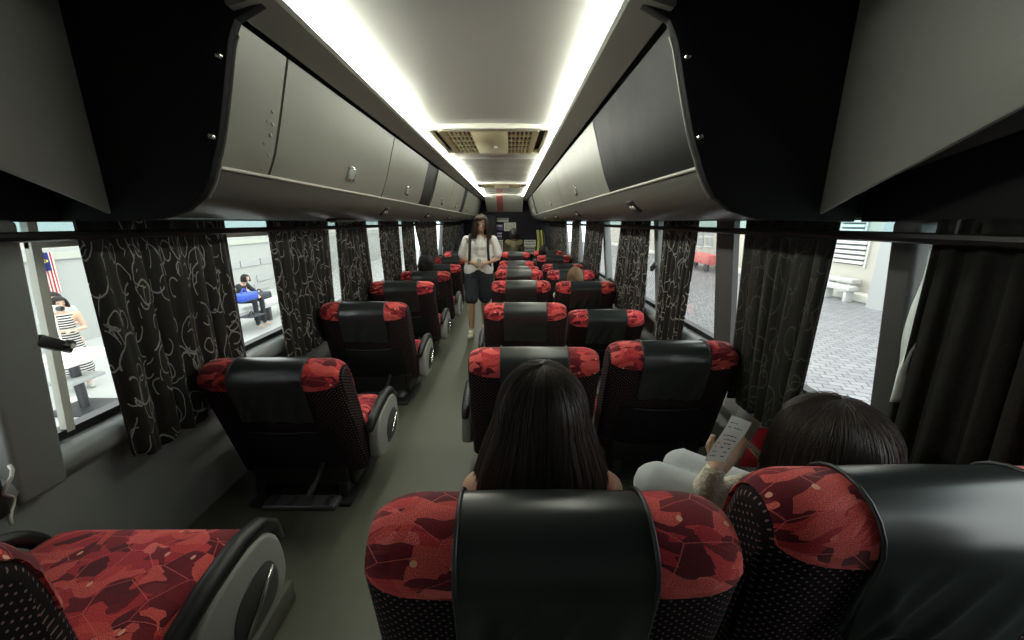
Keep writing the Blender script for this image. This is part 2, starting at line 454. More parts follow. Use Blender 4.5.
# roof: slightly arched ceiling panel between the light coves
def ceilz(h): return E + .580 + .012 * (1 - (h / .43) ** 2)
g = MB()
def ceil_strip(y0, y1, drop=0):
    m = MB(); n = 12
    lo = [(BX - .43 + .86 * i / n) for i in range(n + 1)]
    vs = []; fs = []
    for y in (y0, y1):
        for x in lo: vs.append((x, y, ceilz(x - BX) - drop))
    for y in (y0, y1):
        for x in lo: vs.append((x, y, ceilz(x - BX) + .03))
    W = n + 1
    for i in range(n):
        fs.append((i, i + 1, W + i + 1, W + i)); fs.append((2 * W + i, 3 * W + i, 3 * W + i + 1, 2 * W + i + 1))
        fs.append((i, 2 * W + i, 2 * W + i + 1, i + 1)); fs.append((W + i, W + i + 1, 3 * W + i + 1, 3 * W + i))
    m.add(vs, fs); return m
HA, HB = 2.60, 3.80                  # first hatch
HC, HD = 6.2, 6.95                   # second hatch
YS = 8.75                            # sloping ceiling begins
struct(ceil_strip(Y0, HA).build('ceiling', M['ceil'], angle=30))
seams = [HB, 4.35, 4.9, 5.5, HC, HC, HD, 7.5, 8.1, YS]
k = 1
for a, b_ in zip(seams, seams[1:]):
    if a == HC and b_ == HC: continue
    if a == HC and b_ == HD: continue
    struct(ceil_strip(a + .004, b_ - .004, .004).build('trim_%d' % k, M['ceilg'], angle=30)); k += 1
struct(MB().slab((BX - .43, YS, E + .578), (BX + .43, YS, E + .578), (BX + .43, Y1 + .02, E + .24), (BX - .43, Y1 + .02, E + .24), (0, 0, .03)).build('trim_%d' % k, M['paper'], angle=None)); k += 1
struct(MB().box(CX - 1.36, CX + 1.36, Y0 - .1, Y1 + .1, E + .66, E + .72).build('roof', M['black'], angle=None))

# side walls: lower panel, header above the windows, pillars, sills, glass
bays_l = [-.6, .895, 2.62, 4.2, 5.75, 7.3, 8.7, Y1 + .02]
bays_r = [-.6, .945, 2.68, 4.2, 5.9, 7.4, 8.7, Y1 + .02]
tn = k; wn = 1
for side, nm, bays in ((-1, 'left', bays_l), (1, 'right', bays_r)):
    b = MB()
    x0 = CX + side * HW; x1 = CX + side * (HW + .06)
    b.box(min(x0, x1), max(x0, x1), Y0, Y1 + .02, 0, ZS)
    # header over the glass
    b.slab((wx(side, ZT), Y0, ZT), (wx(side, ZT), Y1 + .02, ZT), (wx(side, ZT) + side * .0, Y1 + .02, 1.87), (wx(side, ZT), Y0, 1.87), (side * .06, 0, 0))
    b.slab((wx(side, ZS), Y0, ZS), (wx(side, ZS), -.66, ZS), (wx(side, ZT), -.66, ZT), (wx(side, ZT), Y0, ZT), (side * .06, 0, 0))
    struct(b.build('wall_' + nm, M['wallp'], angle=None))
    # sloped sill ledge with rounded nose
    prof = [(HW + .02, ZS + .006), (HW - .035, ZS - .004), (HW - .055, ZS - .020), (HW - .060, ZS - .045), (HW - .045, ZS - .075), (HW + .002, ZS - .095), (HW + .02, ZS - .095)]
    s_ = MB().prism([(CX + side * h, z) for h, z in prof], -.6, Y1, 'y')
    struct(s_.build('trim_%d' % tn, M['sill'], angle=50)); tn += 1
    for i, y in enumerate(bays[:-1]):
        w = .035 if i > 1 else .055
        if side > 0 and i == 1: w, y = .034, y + .022
        near = (i <= 1)
        p = MB(); ztp = ZT + .02 if i > 1 else E + .004
        d = -.022 * side if not near else (-.068 if side < 0 else -.035) * side
        a0 = Vector((wx(side, ZS - .09) , y - w, ZS - .09)); a1 = Vector((wx(side, ZS - .09), y + w, ZS - .09))
        c0 = Vector((wx(side, ZT), y - w, ztp)); c1 = Vector((wx(side, ZT), y + w, ztp))
        p.slab(a0 + Vector((side * .05, 0, 0)), a1 + Vector((side * .05, 0, 0)), c1 + Vector((side * .05, 0, 0)), c0 + Vector((side * .05, 0, 0)), (d - side * .05, 0, 0))
        bm = bmesh.new()
        vs = [bm.verts.new(v) for v in p.v]
        for f in p.f: bm.faces.new([vs[j] for j in f])
        bmesh.ops.recalc_face_normals(bm, faces=bm.faces)
        bmesh.ops.bevel(bm, geom=list(bm.edges), offset=.012, segments=3, profile=.5, affect='EDGES')
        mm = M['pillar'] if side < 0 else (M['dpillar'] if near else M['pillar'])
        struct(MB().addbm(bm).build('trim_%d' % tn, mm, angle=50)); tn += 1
    for y0, y1 in zip(bays, bays[1:]):
        root = struct(empty('window_%d' % wn, (wx(side, ZS), (y0 + y1) / 2, ZS))); wn += 1
        o = root.location
        def P(y, z, e): return Vector((wx(side, z, e), y, z)) - Vector(o)
        gm = MB().slab(P(y0 + .03, ZS, .030), P(y1 - .03, ZS, .030), P(y1 - .03, ZT - .045, .030), P(y0 + .03, ZT - .045, .030), (side * .006, 0, 0))
        gm.build('pane', M['glass'], root, angle=None)
        gm = MB().slab(P(y0 + .03, ZT - .043, .030), P(y1 - .03, ZT - .043, .030), P(y1 - .03, ZT + .03, .030), P(y0 + .03, ZT + .03, .030), (side * .006, 0, 0))
        gm.build('upper_pane', M['tint'], root, angle=None)
        MB().box(-.002 if side > 0 else -.04, .04 if side > 0 else .002, y0 - o.y + .02, y1 - o.y - .02, .0, .028).build('gasket', M['gasket'], root, angle=None)

a0 = at_x(28, 250, wx(-1, E - .08, .01)).y; a1 = at_x(38, 250, wx(-1, E - .08, .01)).y
m_ = MB().slab((wx(-1, ZS, .02), a0, ZS), (wx(-1, ZS, .02), a1, ZS), (wx(-1, ZT, .02), a1, ZT), (wx(-1, ZT, .02), a0, ZT), (.02, 0, 0))
zz = at_x(50, 243, wx(-1, E - .05, .01)).z
m_.slab((wx(-1, zz, .02), a0, zz - .012), (wx(-1, zz, .02), 2.4, zz - .012), (wx(-1, zz + .02, .02), 2.4, zz + .010), (wx(-1, zz + .02, .02), a0, zz + .010), (.012, 0, 0))
struct(m_.build('trim_%d' % tn, M['post'], angle=None)); tn += 1
# dividing mullion of the sliding window on the right
ya, yb = at_x(739, 240, wx(1, E - .05)).y, at_x(721, 240, wx(1, E - .05)).y
struct(MB().slab((wx(1, ZS), ya, ZS - .05), (wx(1, ZS), yb, ZS - .05), (wx(1, ZT), yb, ZT), (wx(1, ZT), ya, ZT), (-.025, 0, 0)).build('trim_%d' % tn, M['dpillar'], angle=None)); tn += 1

# upper side wall lining of the rearmost bay (no lockers here), lower edge climbing toward the rear
YP = 1.12                            # plane of the rack end panels
for side in (-1, 1):
    xw = CX + side * .968
    lo = [(YP, .008), (1.0, .062), (.85, .122), (.69, .190), (.4, .30), (0, .42), (Y0, .56)]
    poly = [(y, E + u) for y, u in lo] + [(Y0, E + .60), (YP, E + .60)]
    o = MB().prism(poly, xw, xw + side * .012, 'x', r=.004)
    struct(o.build('trim_%d' % tn, M['lining'], angle=40)); tn += 1
    xb = CX + side * (HT - .006)
    o = MB().prism([(Y0, E + .0), (YP, E + .0), (YP, E + .1), (Y0, E + .6)], xb, xb + side * .01, 'x')
    struct(o.build('trim_%d' % tn, M['blackm'], angle=40)); tn += 1

# roof cove side parts behind end panels (dark quarter of the roof over the camera)
for side in (-1, 1):
    o = MB().slab((CX + side * .43, Y0, E + .585), (CX + side * .43, YP, E + .585), (CX + side * 1.12, YP, E + .60), (CX + side * 1.12, Y0, E + .60), (0, 0, .02))
    struct(o.build('trim_%d' % tn, M['blackm'], angle=None)); tn += 1

# ------------------------------------------------------------------ overhead racks
def smoothpts(pts, n=4):
    out = []
    P = [Vector((p[0], p[1], 0)) for p in pts]
    for i in range(len(P) - 1):
        p0 = P[max(i - 1, 0)]; p1 = P[i]; p2 = P[i + 1]; p3 = P[min(i + 2, len(P) - 1)]
        for j in range(n):
            t = j / n
            q = .5 * ((2 * p1) + (-p0 + p2) * t + (2 * p0 - 5 * p1 + 4 * p2 - p3) * t * t + (-p0 + 3 * p1 - 3 * p2 + p3) * t ** 3)
            out.append((q.x, q.y))
    out.append((pts[-1][0], pts[-1][1])); return out
DOOR = smoothpts([(.552, .492), (.578, .40), (.607, .30), (.636, .21), (.664, .150)], 3)
TRAY = smoothpts([(.668, .146), (.680, .118), (.705, .078), (.755, .042), (.84, .020), (.98, .014), (1.14, .012)], 3)
def profprism(side, pts, th, y0, y1):
    """extrude an open profile (h,u) with inward thickness along y"""
    m = MB(); n = len(pts)
    outer = []
    for i, (h, u) in enumerate(pts):
        a = pts[max(i - 1, 0)]; c = pts[min(i + 1, n - 1)]
        t = Vector((c[0] - a[0], c[1] - a[1])).normalized()
        nn = Vector((-t.y, t.x))
        if nn.x < 0 and nn.y < .2: nn = -nn
        if nn.y < 0 and abs(nn.x) < .3: nn = -nn
        outer.append((h + nn.x * th, u + nn.y * th))
    loop = list(pts) + outer[::-1]
    m.prism([(BX + side * h, E + u) for h, u in loop], y0, y1, 'y')
    return m

lockers = {-1: [(YP, 1.36, 0), (1.36, 2.50, 1), (2.50, 3.50, 1), (3.50, 3.97, 2), (3.97, 5.08, 1), (5.08, 6.2, 1), (6.2, 6.6, 2), (6.6, 7.7, 1), (7.7, Y1, 1)],
           1: [(YP, 2.11, 2), (2.11, 3.89, 1), (3.89, 5.76, 1), (5.76, 7.5, 1), (7.5, 7.9, 2), (7.9, Y1, 1)]}
for side, nm in ((-1, 'left'), (1, 'right')):
    cnt = 0
    for (y0, y1, kind) in lockers[side]:
        cnt += 1
        if kind == 0: lab = 'plain grey scuffed filler panel of the left overhead rack beside the black end panel'
        elif kind == 2 and y0 < 2: lab = 'charcoal locker front without a latch, nearest on the right overhead rack'
        elif kind == 2: lab = 'narrow dark gap panel, %s along the %s overhead rack from the camera' % (ORD[cnt - 1], nm)
        else: lab = 'grey overhead locker with chrome latch, %s front along the %s rack from the camera' % (ORD[cnt - 1], nm)
        root = empty('overhead_locker', (BX + side * .664, (y0 + y1) / 2, E + .15), lab, 'locker', 'overhead luggage lockers on the %s' % nm)
        T = Matrix.Translation(-Vector(root.location))
        mm = M['locker'] if kind != 2 else M['lockdark']
        d = [(h + (.012 if kind == 2 and y0 > 2 else 0), u) for h, u in DOOR]
        door = profprism(side, d, .018, y0 + .0065, y1 - .0065).xf(T).build('door' if kind == 1 else 'panel', mm, root, angle=40)
        # carcass behind the door
        MB().prism([(BX + side * h, E + u) for h, u in ((.585, .50), (.70, .16), (.985, .10), (.985, .56), (.585, .56))], y0, y1, 'y').xf(T).build('body', M['blackm'], root, angle=None)
        if kind == 1:
            yl = (y0 + y1) / 2 + (.0 if side > 0 else .0)
            if side < 0 and y0 < 2: yl = 1.97
            # latch: recess cup, raised frame and paddle
            nrm = Vector((-side * .93, 0, -.36)).normalized(); tz = Vector((side * -.36 * -1, 0, -.93)); tz = Vector((side * .30, 0, -.954)).normalized(); ty = Vector((0, 1, 0))
            c = Vector((BX + side * .628, yl, E + .225)) + nrm * .001
            fr = Matrix((ty, -tz, nrm)).transposed().to_4x4(); fr.translation = c - Vector(root.location)
            lt = MB().box(-.040, .040, -.034, .034, -.004, .006, .003, 2, fr).build('latch', M['chrome'], door)
            MB().box(-.029, .029, -.022, .024, .004, .0085, .002, 1, fr).build('paddle', M['panel'], lt)
        if kind == 0:
            rr = random.Random(5)
            for q in range(9):
                yy = 1.295 + rr.random() * .035
                h, u = DOOR[5 + q % 7]
                l = .006 + rr.random() * .012
                MB().box(-.0016, .0016, -l / 4, l / 4, -l / 2, l / 2, 0, 1, Matrix.Translation((BX + side * (h - .0005), yy, E + u)) @ Matrix.Rotation(side * .3, 4, 'Y')).xf(T).build('scuff_mark', M['paperg'], root)
    # underside of the rack, lip and cove trim
    struct(profprism(side, TRAY, .012, YP, Y1).build('trim_%d' % tn, M['tray'], angle=40)); tn += 1
    lip = MB().tube([(BX + side * .664, YP, E + .146), (BX + side * .664, Y1, E + .146)], .0055, 8)
    struct(lip.build('trim_%d' % tn, M['frame'], angle=60)); tn += 1
    fs = [(.425, .531), (.432, .522), (.528, .497), (.536, .503), (.536, .54), (.60, .56), (.60, .59), (.425, .59)]
    fs = [(.425, .545), (.421, .531), (.430, .521), (.530, .496), (.536, .503), (.536, .545)]
    f_ = MB().prism([(BX + side * h, E + u) for h, u in fs], YP - .05, Y1, 'y')
    struct(f_.build('trim_%d' % tn, M['fascia'], angle=30)); tn += 1
    # LED strip in the cove
    st = empty('light_strip', (BX + side * .42, YP, E + .535), 'long glowing white LED light strip in the %s ceiling cove' % nm, 'light', 'LED cove lights')
    T = Matrix.Translation(-Vector(st.location))
    MB().prism([(BX + side * h, E + u) for h, u in ((.421, .546), (.409, .549), (.409, .574), (.421, .577))], YP - .04, YS + .2, 'y').xf(T).build('diffuser', M['led' if side < 0 else 'ledr'], st, angle=None)
    MB().prism([(BX + side * h, E + u) for h, u in ((.422, .545), (.428, .545), (.428, .578), (.422, .578))], YP - .05, Y1 - .1, 'y').xf(T).build('channel', M['frame'], st, angle=None)
    MB().box(BX + side * .47 - .05, BX + side * .47 + .05, YP - .062, YP - .05, E + .512, E + .522, .003).xf(T).build('added_glint_clip', M['chrome'], st)  # chrome clip added to give the bright glint at the strip end
    # black flat end panel that closes the rack
    ep = empty('rack_end_panel', (BX + side * .8, YP, E), 'flat black end panel closing the %s overhead rack, with screw heads' % nm, 'panel', 'rack end panels')
    T = Matrix.Translation(-Vector(ep.location))
    out = [(.44, .605), (.435, .575), (.436, .53), (.46, .514), (.53, .480), (.545, .455)] + [(h - .012, u - .004) for h, u in DOOR[2:-1]] + [(.648, .148), (.668, .106), (.695, .066), (.745, .030), (.83, .006), (1.09, .0), (1.09, .605)]
    MB().prism([(BX + side * h, E + u) for h, u in out], YP - .03, YP - .002, 'y', r=.004).xf(T).build('panel', M['blackm'], ep, angle=30)
    ed = MB().tube([(BX + side * h, YP - .003, E + u) for h, u in out[5:-4]], .005, 6)
    ed.xf(T).build('edge_trim', M['locker'], ep)
    for (h, u) in ((.575, .40), (.628, .215)):
        MB().lathe([(.001, .006), (.006, .005), (.009, 0), (.0095, -.003)], (BX + side * h + side * .008, YP - .033, E + u), 10, Matrix.Rotation(pi / 2, 3, 'X')).xf(T).build('screw', M['chrome'], ep)
    # lamp/vent modules under the rack
    ys = [2.72, 4.1, 5.5, 6.9, 8.3] if side < 0 else [1.86, 3.4, 4.95, 6.5, 8.05]
    for i, y in enumerate(ys):
        h, u = .715, .070
        c = Vector((BX + side * h, y, E + u - .001))
        rl = empty('reading_light', c, 'small black passenger service panel with two lamps, %s under the %s rack' % (ORD[i], nm), 'light', 'reading lights under the racks')
        rot = Matrix.Rotation(side * math.radians(46), 4, 'Y')
        MB().box(-.034, .034, -.045, .045, -.007, .006, .004, 2, rot).build('housing', M['black'], rl)
        for q in (-.02, .02):
            MB().lathe([(.001, -.012), (.009, -.011), (.012, -.007), (.012, 0)], (0, 0, 0), 12, None).xf(rot @ Matrix.Translation((0, q, 0))).build('lens', M['frame'], rl)
    # slot vent close to the window
    for i, y in enumerate(([2.35] if side < 0 else [4.3])):
        v = empty('air_vent', (BX + side * .86, y, E + .012), 'slim dark slot vent under the %s rack near the window' % nm, 'vent')
        MB().box(-.03, .03, -.13, .13, -.012, .004, .004).build('frame', M['black'], v)
        for q in (-.014, 0, .014): MB().box(q - .002, q + .002, -.12, .12, -.016, -.01, 0).build('slat', M['steel'], v)

# ------------------------------------------------------------------ ceiling hatches with air grilles
def hatch(y0, y1, label):
    r = empty('ceiling_hatch', (BX, (y0 + y1) / 2, E + .575), label, 'air conditioner hatch', 'ceiling air hatches')
    d = (y1 - y0) / 2; w = .43
    rim = .30 if d > .5 else .10
    f = MB()
    for a in ((-w, w, -d, -d + .055), (-w, w, d - rim, d), (-w, -w + .055, -d + .055, d - rim), (w - .055, w, -d + .055, d - rim)):
        f.box(*a, -.014, .02, .006, 2)
    f.build('frame', M['frame'], r)
    MB().box(-w + .04, w - .04, -d + .04, d - .08, .06, .07).build('duct', M['dpanel'], r)
    for s in (-1, 1):
        gm = MB()
        x0, x1 = (s * .205 - .085, s * .205 + .085)
        nx, ny = 6, 5
        ya, yb = -d + .09, d - rim - .015
        bw = .010
        for i in range(nx + 1):
            x = x0 + (x1 - x0) * i / nx; gm.box(x - bw / 2, x + bw / 2, ya, yb, -.010, .004)
        for j in range(ny + 1):
            y = ya + (yb - ya) * j / ny; gm.box(x0, x1, y - bw, y + bw, -.0115, .0035)
        gm.build('grille', M['cream'], r, angle=None)
        MB().prism([(s * .292, -.010), (s * .325, -.016), (s * .325, .05), (s * .292, .03)], -d + .08, d - rim - .005, 'y').build('side_flap', M['cream'] if s < 0 else M['cream'], r)
    MB().box(-.118, .118, -d + .085, d - rim - .01, -.014, .02, .006).build('centre_panel', M['cream'], r)
    MB().lathe([(.004, -.024), (.012, -.022), (.014, -.014)], (0.03, 0, 0), 12).build('catch', M['frame'], r)
    return r
hatch(HA, HB, 'nearer ceiling air hatch with two cream perforated grilles')
hatch(HC, HD, 'farther ceiling air hatch, small in the distance over the aisle')
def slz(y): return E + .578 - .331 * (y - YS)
o = MB().slab((BX - .17, YS + .04, slz(YS + .04) - .012), (BX - .03, YS + .04, slz(YS + .04) - .012), (BX - .03, YS + .96, slz(YS + .96) - .012), (BX - .17, YS + .96, slz(YS + .96) - .012), (0, 0, .008))  # reflection of a red display, painted as a solid strip under the slope
tag(o.build('ceiling_reflection', M['redmark'], angle=None), 'red reflection painted as a strip on the sloping ceiling at the front of the bus', 'painted_reflection')

# ------------------------------------------------------------------ curtain rails and curtains
HR = 1.035
for side, nm in ((-1, 'left'), (1, 'right')):
    r = empty('curtain_rail', (CX + side * HR, 4, E - .035), 'black curtain rail running the length of the %s windows' % nm, 'curtain rail', 'curtain rails')
    MB().tube([(0, -4.6, 0), (0, Y1 - 4.05, 0)], .0125, 8).build('rail', M['black'], r)
    for y in (-3.2, -1.55, 0.0, 1.6, 3.1, 4.6):
        MB().tube([(0, y, .008), (0, y, .04)], .006, 6).build('bracket', M['steel'], r)

HCT, HCB = 1.062, 1.106
def cpos(side, px, py):
    x = CX + side * HCT
    for _ in range(4):
        p = at_x(px, py, x); t = (E - p.z) / (E - .44); x = CX + side * (HCT + (HCB - HCT) * t)
    return p.y, t
def cspec(side, a, b):
    """ends of a curtain from two sightings (px, py) of each of its edges: top, lower"""
    r = []
    for e in (a, b):
        if e is None: r.append((.58, 0)); continue
        p, q = e
        y0, t0 = cpos(side, *p); y1, t1 = cpos(side, *q)
        sl = (y1 - y0) / (t1 - t0); r.append((y0 - sl * t0, sl))
    return r
def curtain(side, y0, y1, label, zt=E + .006, zb=.44, folds=None, amp=.012, mt='curtain', lean0=0, lean1=0, seed=0, pinch=None, hh=.0):
    """gathered curtain on the rail; y0/y1 ends at the top, lean = shift of those ends at the bottom"""
    rr = random.Random(seed); ph = rr.random() * 6; n = folds or max(2, int((y1 - y0) / .075))
    nu = max(24, n * 10); nv = 26
    def fn(a, t):
        z = zt + (zb - zt) * t
        ya = y0 + lean0 * t; yb = y1 + lean1 * t
        if pinch:
            k = math.exp(-((t - pinch[0]) / .12) ** 2) * pinch[1]
            mid = (ya + yb) / 2; ya += (mid - ya) * k; yb += (mid - yb) * k
        w = a * n * 2 * pi + ph + .8 * sin(2.1 * a * n + ph) + .5 * sin(3 * t + a * 7 + ph)
        d = amp * (.55 + .6 * t) * (sin(w) + .3 * sin(2.3 * w + 1))
        y = ya + (yb - ya) * a + .3 * amp * cos(w) * (.5 + t)
        hb = HCT + (HCB - HCT) * t + hh
        d = max(-.016, min(d, .016))
        zz = z + (.012 * sin(w * .5 + 1) if t > .97 else 0)
        return Vector((CX + side * (hb + d), y, zz))
    L0 = (y1 - y0) * 1.6
    ux, uy = rr.random() * 4, rr.random() * 4
    m = MB().grid(fn, nu, nv, lambda a, t: (ux + a * L0, uy + t * (zt - zb)))
    o = m.build('curtain', M[mt], angle=180, norm=False)
    so = o.modifiers.new('thick', 'SOLIDIFY'); so.thickness = .004; so.offset = 0
    tag(o, label, 'curtain', 'patterned window curtains')
    return o
cl = [(None, 'dark curtain hanging behind the nearest left window pillar', dict(zb=.5, folds=5, hh=.02, y=(.46, .80))),
      ((((80, 240), (132, 440)), ((228, 240), (246, 350))), 'wide black swirl curtain between the two nearest left window gaps', dict(folds=7)),
      ((((268, 240), (284, 335)), ((328, 240), (335, 330))), 'swirl curtain just past the gap showing the waiting hall bench', dict(folds=8)),
      ((((336, 240), (342, 300)), ((367, 240), (372, 285))), 'swirl curtain just beyond the thin grey pillar on the left', dict(folds=8)),
      ((((380, 240), (384, 280)), ((399, 240), (402, 280))), 'left swirl curtain between the slanting white gap and the next pillar', dict(folds=8)),
      ((((403, 240), (406, 270)), ((415, 240), (416.5, 270))), 'left swirl curtain behind the seated passenger in the black cap', dict(folds=7)),
      ((((418, 240), (424, 268)), ((437, 240), (438, 260))), 'left swirl curtain between the two narrow white gaps near the front', dict(folds=12)),
      (None, 'long run of swirl curtain at the front of the left windows', dict(folds=36, y=(7.0, 9.5)))]
cr = [((None, ((934, 240), (893, 405))), 'plain looking black curtain nearest the camera at the right edge', dict(folds=5, zb=.40, mt='plain')),
      (None, 'plain black curtain behind the camera on the right, beyond the edge of the view', dict(folds=9, zb=.40, mt='plain', y=(-.55, .12))),  # unseen curtain, added to hold back daylight from the rear right window
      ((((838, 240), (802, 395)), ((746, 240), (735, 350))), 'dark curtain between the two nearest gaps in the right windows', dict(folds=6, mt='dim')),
      ((((696, 240), (681, 335)), ((662, 240), (654, 335))), 'slanting swirl curtain beyond the second right window gap', dict(folds=6)),
      ((((650, 240), (645, 300)), ((620, 240), (613, 300))), 'pleated swirl curtain past the pale right pillar', dict(folds=8)),
      ((((602, 240), (599, 270)), ((585, 240), (583, 270))), 'right swirl curtain between the two blown out white gaps', dict(folds=10)),
      ((((579, 240), (578, 260)), ((572, 240), (571, 260))), 'right swirl curtain just beyond the narrowest white gap', dict(folds=6)),
      (None, 'long run of swirl curtain at the front of the right windows', dict(folds=40, y=(6.75, 9.5)))]
for side, lst, sd0 in ((-1, cl, 20), (1, cr, 50)):
    for i, (sp, lab, kw) in enumerate(lst):
        if sp is None:
            (a, la), (b_, lb) = (kw['y'][0], 0), (kw['y'][1], 0); kw.pop('y')
        else:
            (a, la), (b_, lb) = cspec(side, *sp)
        curtain(side, a, b_, lab, seed=sd0 + i, lean0=la * (E - kw.get('zb', .44)) / (E - .44), lean1=lb * (E - kw.get('zb', .44)) / (E - .44), **kw)
m, N, L, b = nt('pale_curtain_lining')
tl = nd(N, 'ShaderNodeBsdfTranslucent'); tl.inputs[0].default_value = (.75, .76, .72, 1); mx_ = nd(N, 'ShaderNodeMixShader'); mx_.inputs[0].default_value = .7
b.inputs['Base Color'].default_value = (.6, .6, .57, 1); L.new(b.outputs[0], mx_.inputs[1]); L.new(tl.outputs[0], mx_.inputs[2]); L.new(mx_.outputs[0], N['Material Output'].inputs['Surface'])
M['clining'] = m
L_ = [(931, 248, 934), (923, 275, 932), (913, 305, 931), (906, 335, 925), (901, 352, 915), (896, 372, 907), (890, 402, 902)]
lm = MB(); rows_ = []
for px0, py, px1 in L_:
    p0 = at_x(px0, py, CX + 1.085); p1 = at_x(px1, py, CX + 1.085); rows_.append((p0, p1))
n_ = len(rows_) - 1
def lf(a, t):
    q = min(n_ - 1e-6, t * n_); i = int(q); f = q - i
    p = rows_[i][0].lerp(rows_[i + 1][0], f).lerp(rows_[i][1].lerp(rows_[i + 1][1], f), a)
    return p + Vector((.006 * sin(a * 5 + t * 9), 0, 0))
lm.grid(lf, 8, 36); o = lm.build('curtain_lining', M['clining'], angle=180, norm=False); so = o.modifiers.new('thick', 'SOLIDIFY'); so.thickness = .003
tag(o, 'pale curtain lining edge glowing beside the dark right pillar', 'curtain')
# white tieback cord at the near left curtain
p = [(wx(-1, .56) + .09, .80 + .012 * sin(i * .6), .60 - .012 * i) for i in range(14)]
tb = MB().tube([(CX - HW + .075 + .02 * sin(i * .5), .815 + .018 * cos(i * .7), .62 - .011 * i) for i in range(14)], .004, 6)
tag(tb.build('tieback_cord', M['frame'], angle=180), 'white tieback cord hanging by the near left curtain', 'cord')
# emergency hammers
def hammer(px, py, side, label, sc=1.0):
    P = at_x(px, py, wx(side, E - .25) - side * .055)
    r = empty('emergency_hammer', P, label, 'hammer', 'emergency window hammers')
    y = Vector((0, 1, 0))
    MB().box(-.010, .010, -.030, .030, -.016, .016, .006, 2, Matrix.Rotation(-.6, 4, 'X')).build('holder', M['black'], r)
    MB().tube([(0, -.02, .012), (0, .02, -.012), (0, .042, -.026)], [.009, .010, .012], 8).build('handle', M['black'], r)
    MB().tube([(0, .030, -.034), (0, .050, -.010)], [.012, .011], 8).build('head', M['black'], r)
    MB().lathe([(.007, 0), (.007, .002)], (-side * .013, .040, -.022), 12, Matrix.Rotation(pi / 2, 3, 'Y')).build('emblem', M['paper'], r)
    MB().box(min(0, side * .04), max(0, side * .02), -.012, .012, -.01, .01).build('bracket', M['black'], r)
hammer(49, 343, -1, 'black emergency hammer on the nearest left window pillar')
hammer(654, 266, 1, 'black emergency hammer on the pale right pillar')

# ------------------------------------------------------------------ seats
W, T, H, RT = .545, .140, .555, .065
LA = pi * sqrt(((T / 2) ** 2 + RT ** 2) / 2)
def back_pt(x, t, off=0.0, wr=0.0):
    """point of the backrest surface; t<0 below the rear top edge, 0..LA over the top, >LA down the front"""
    w, th, h, rt = W / 2 + off, T + 2 * off, H, RT + off
    if t < 0: n, z = -off, h - RT + t
    elif t <= LA:
        a = pi * t / LA; n, z = T / 2 - th / 2 * cos(a), h - RT + rt * sin(a)
    else: n, z = T + off, h - RT - (t - LA)
    r = .075
    e = max(0.0, min(1.0, (abs(x) - (W / 2 - r)) / r)); k = sqrt(max(0.0, 1 - e * e))
    n = T / 2 + (n - T / 2) * (.50 + .50 * k)
    if z > H * .5: z -= (1 - k) * .045 * ((z - H * .5) / (H * .5)) ** 2
    # gentle fullness: lumbar bulge in front, thinner at the bottom
    if t > LA: n += .02 * sin(pi * min(1, max(0, z / H))) * k
    xx = x * (w / (W / 2)) if abs(x) > W / 2 - r else x
    return Vector((xx, n, z))
def xs_cols():
    a = [-W / 2 + .075 * (1 - cos(pi / 2 * i / 6)) for i in range(7)]
    m = [-.1975 + .395 * i / 10 for i in range(1, 10)]
    return a + m + [-v for v in a[::-1]]
def ts_rows():
    d = [-(H - RT) * (1 - i / 10) for i in range(10)]
    return d + [LA * i / 10 for i in range(11)] + [LA + (H - RT) * i / 10 for i in range(1, 11)]
def table_grid(cols, rows, fn, uvfn=None, caps=False):
    m = MB(); nc, nr = len(cols), len(rows)
    vs = [fn(c, r) for r in rows for c in cols]; uv = [uvfn(c, r) for r in rows for c in cols] if uvfn else None
    fs = [(j * nc + i, j * nc + i + 1, (j + 1) * nc + i + 1, (j + 1) * nc + i) for j in range(nr - 1) for i in range(nc - 1)]
    m.add(vs, fs, uv)
    if caps:
        for i in (0, nc - 1):
            ring = [fn(cols[i], r) for r in rows]; c = len(ring); f = []
            u = [(p.y * 1.0 + (i and .3), p.z) for p in ring]
            h = c // 2
            m.add(ring, [(q, q + 1, c - 2 - q, c - 1 - q) for q in range(h) if q + 1 < c - 2 - q] + [(h - 1, h, h + 1)] if c % 2 else [(q, q + 1, c - 2 - q, c - 1 - q) for q in range(h - 1)], u)
    return m
def cover(x0, x1, depth, front, off, nu, nv, wrf=None):
    """a fitted cover draped over the top of the backrest between x0 and x1; edges turned in"""
    U = [-1] + list(range(nu + 1)) + [nu + 1]; V = [-1] + list(range(nv + 1)) + [nv + 1]
    def fn(i, j):
        ii = min(max(i, 0), nu); jj = min(max(j, 0), nv); x = x0 + (x1 - x0) * ii / nu
        d = depth(x) if callable(depth) else depth
        t = -d + (LA + front + d) * jj / nv
        o = -.003 if (ii != i or jj != j) else off
        p = back_pt(x, t, o)
        if wrf and o > 0: p = p + Vector((0, -1, 0)) * wrf(x, t)
        return p
    def uvf(i, j):
        ii = min(max(i, 0), nu); jj = min(max(j, 0), nv); x = x0 + (x1 - x0) * ii / nu
        d = depth(x) if callable(depth) else depth
        return (x, -d + (LA + front + d) * jj / nv)
    return table_grid(U, V, fn, uvf)

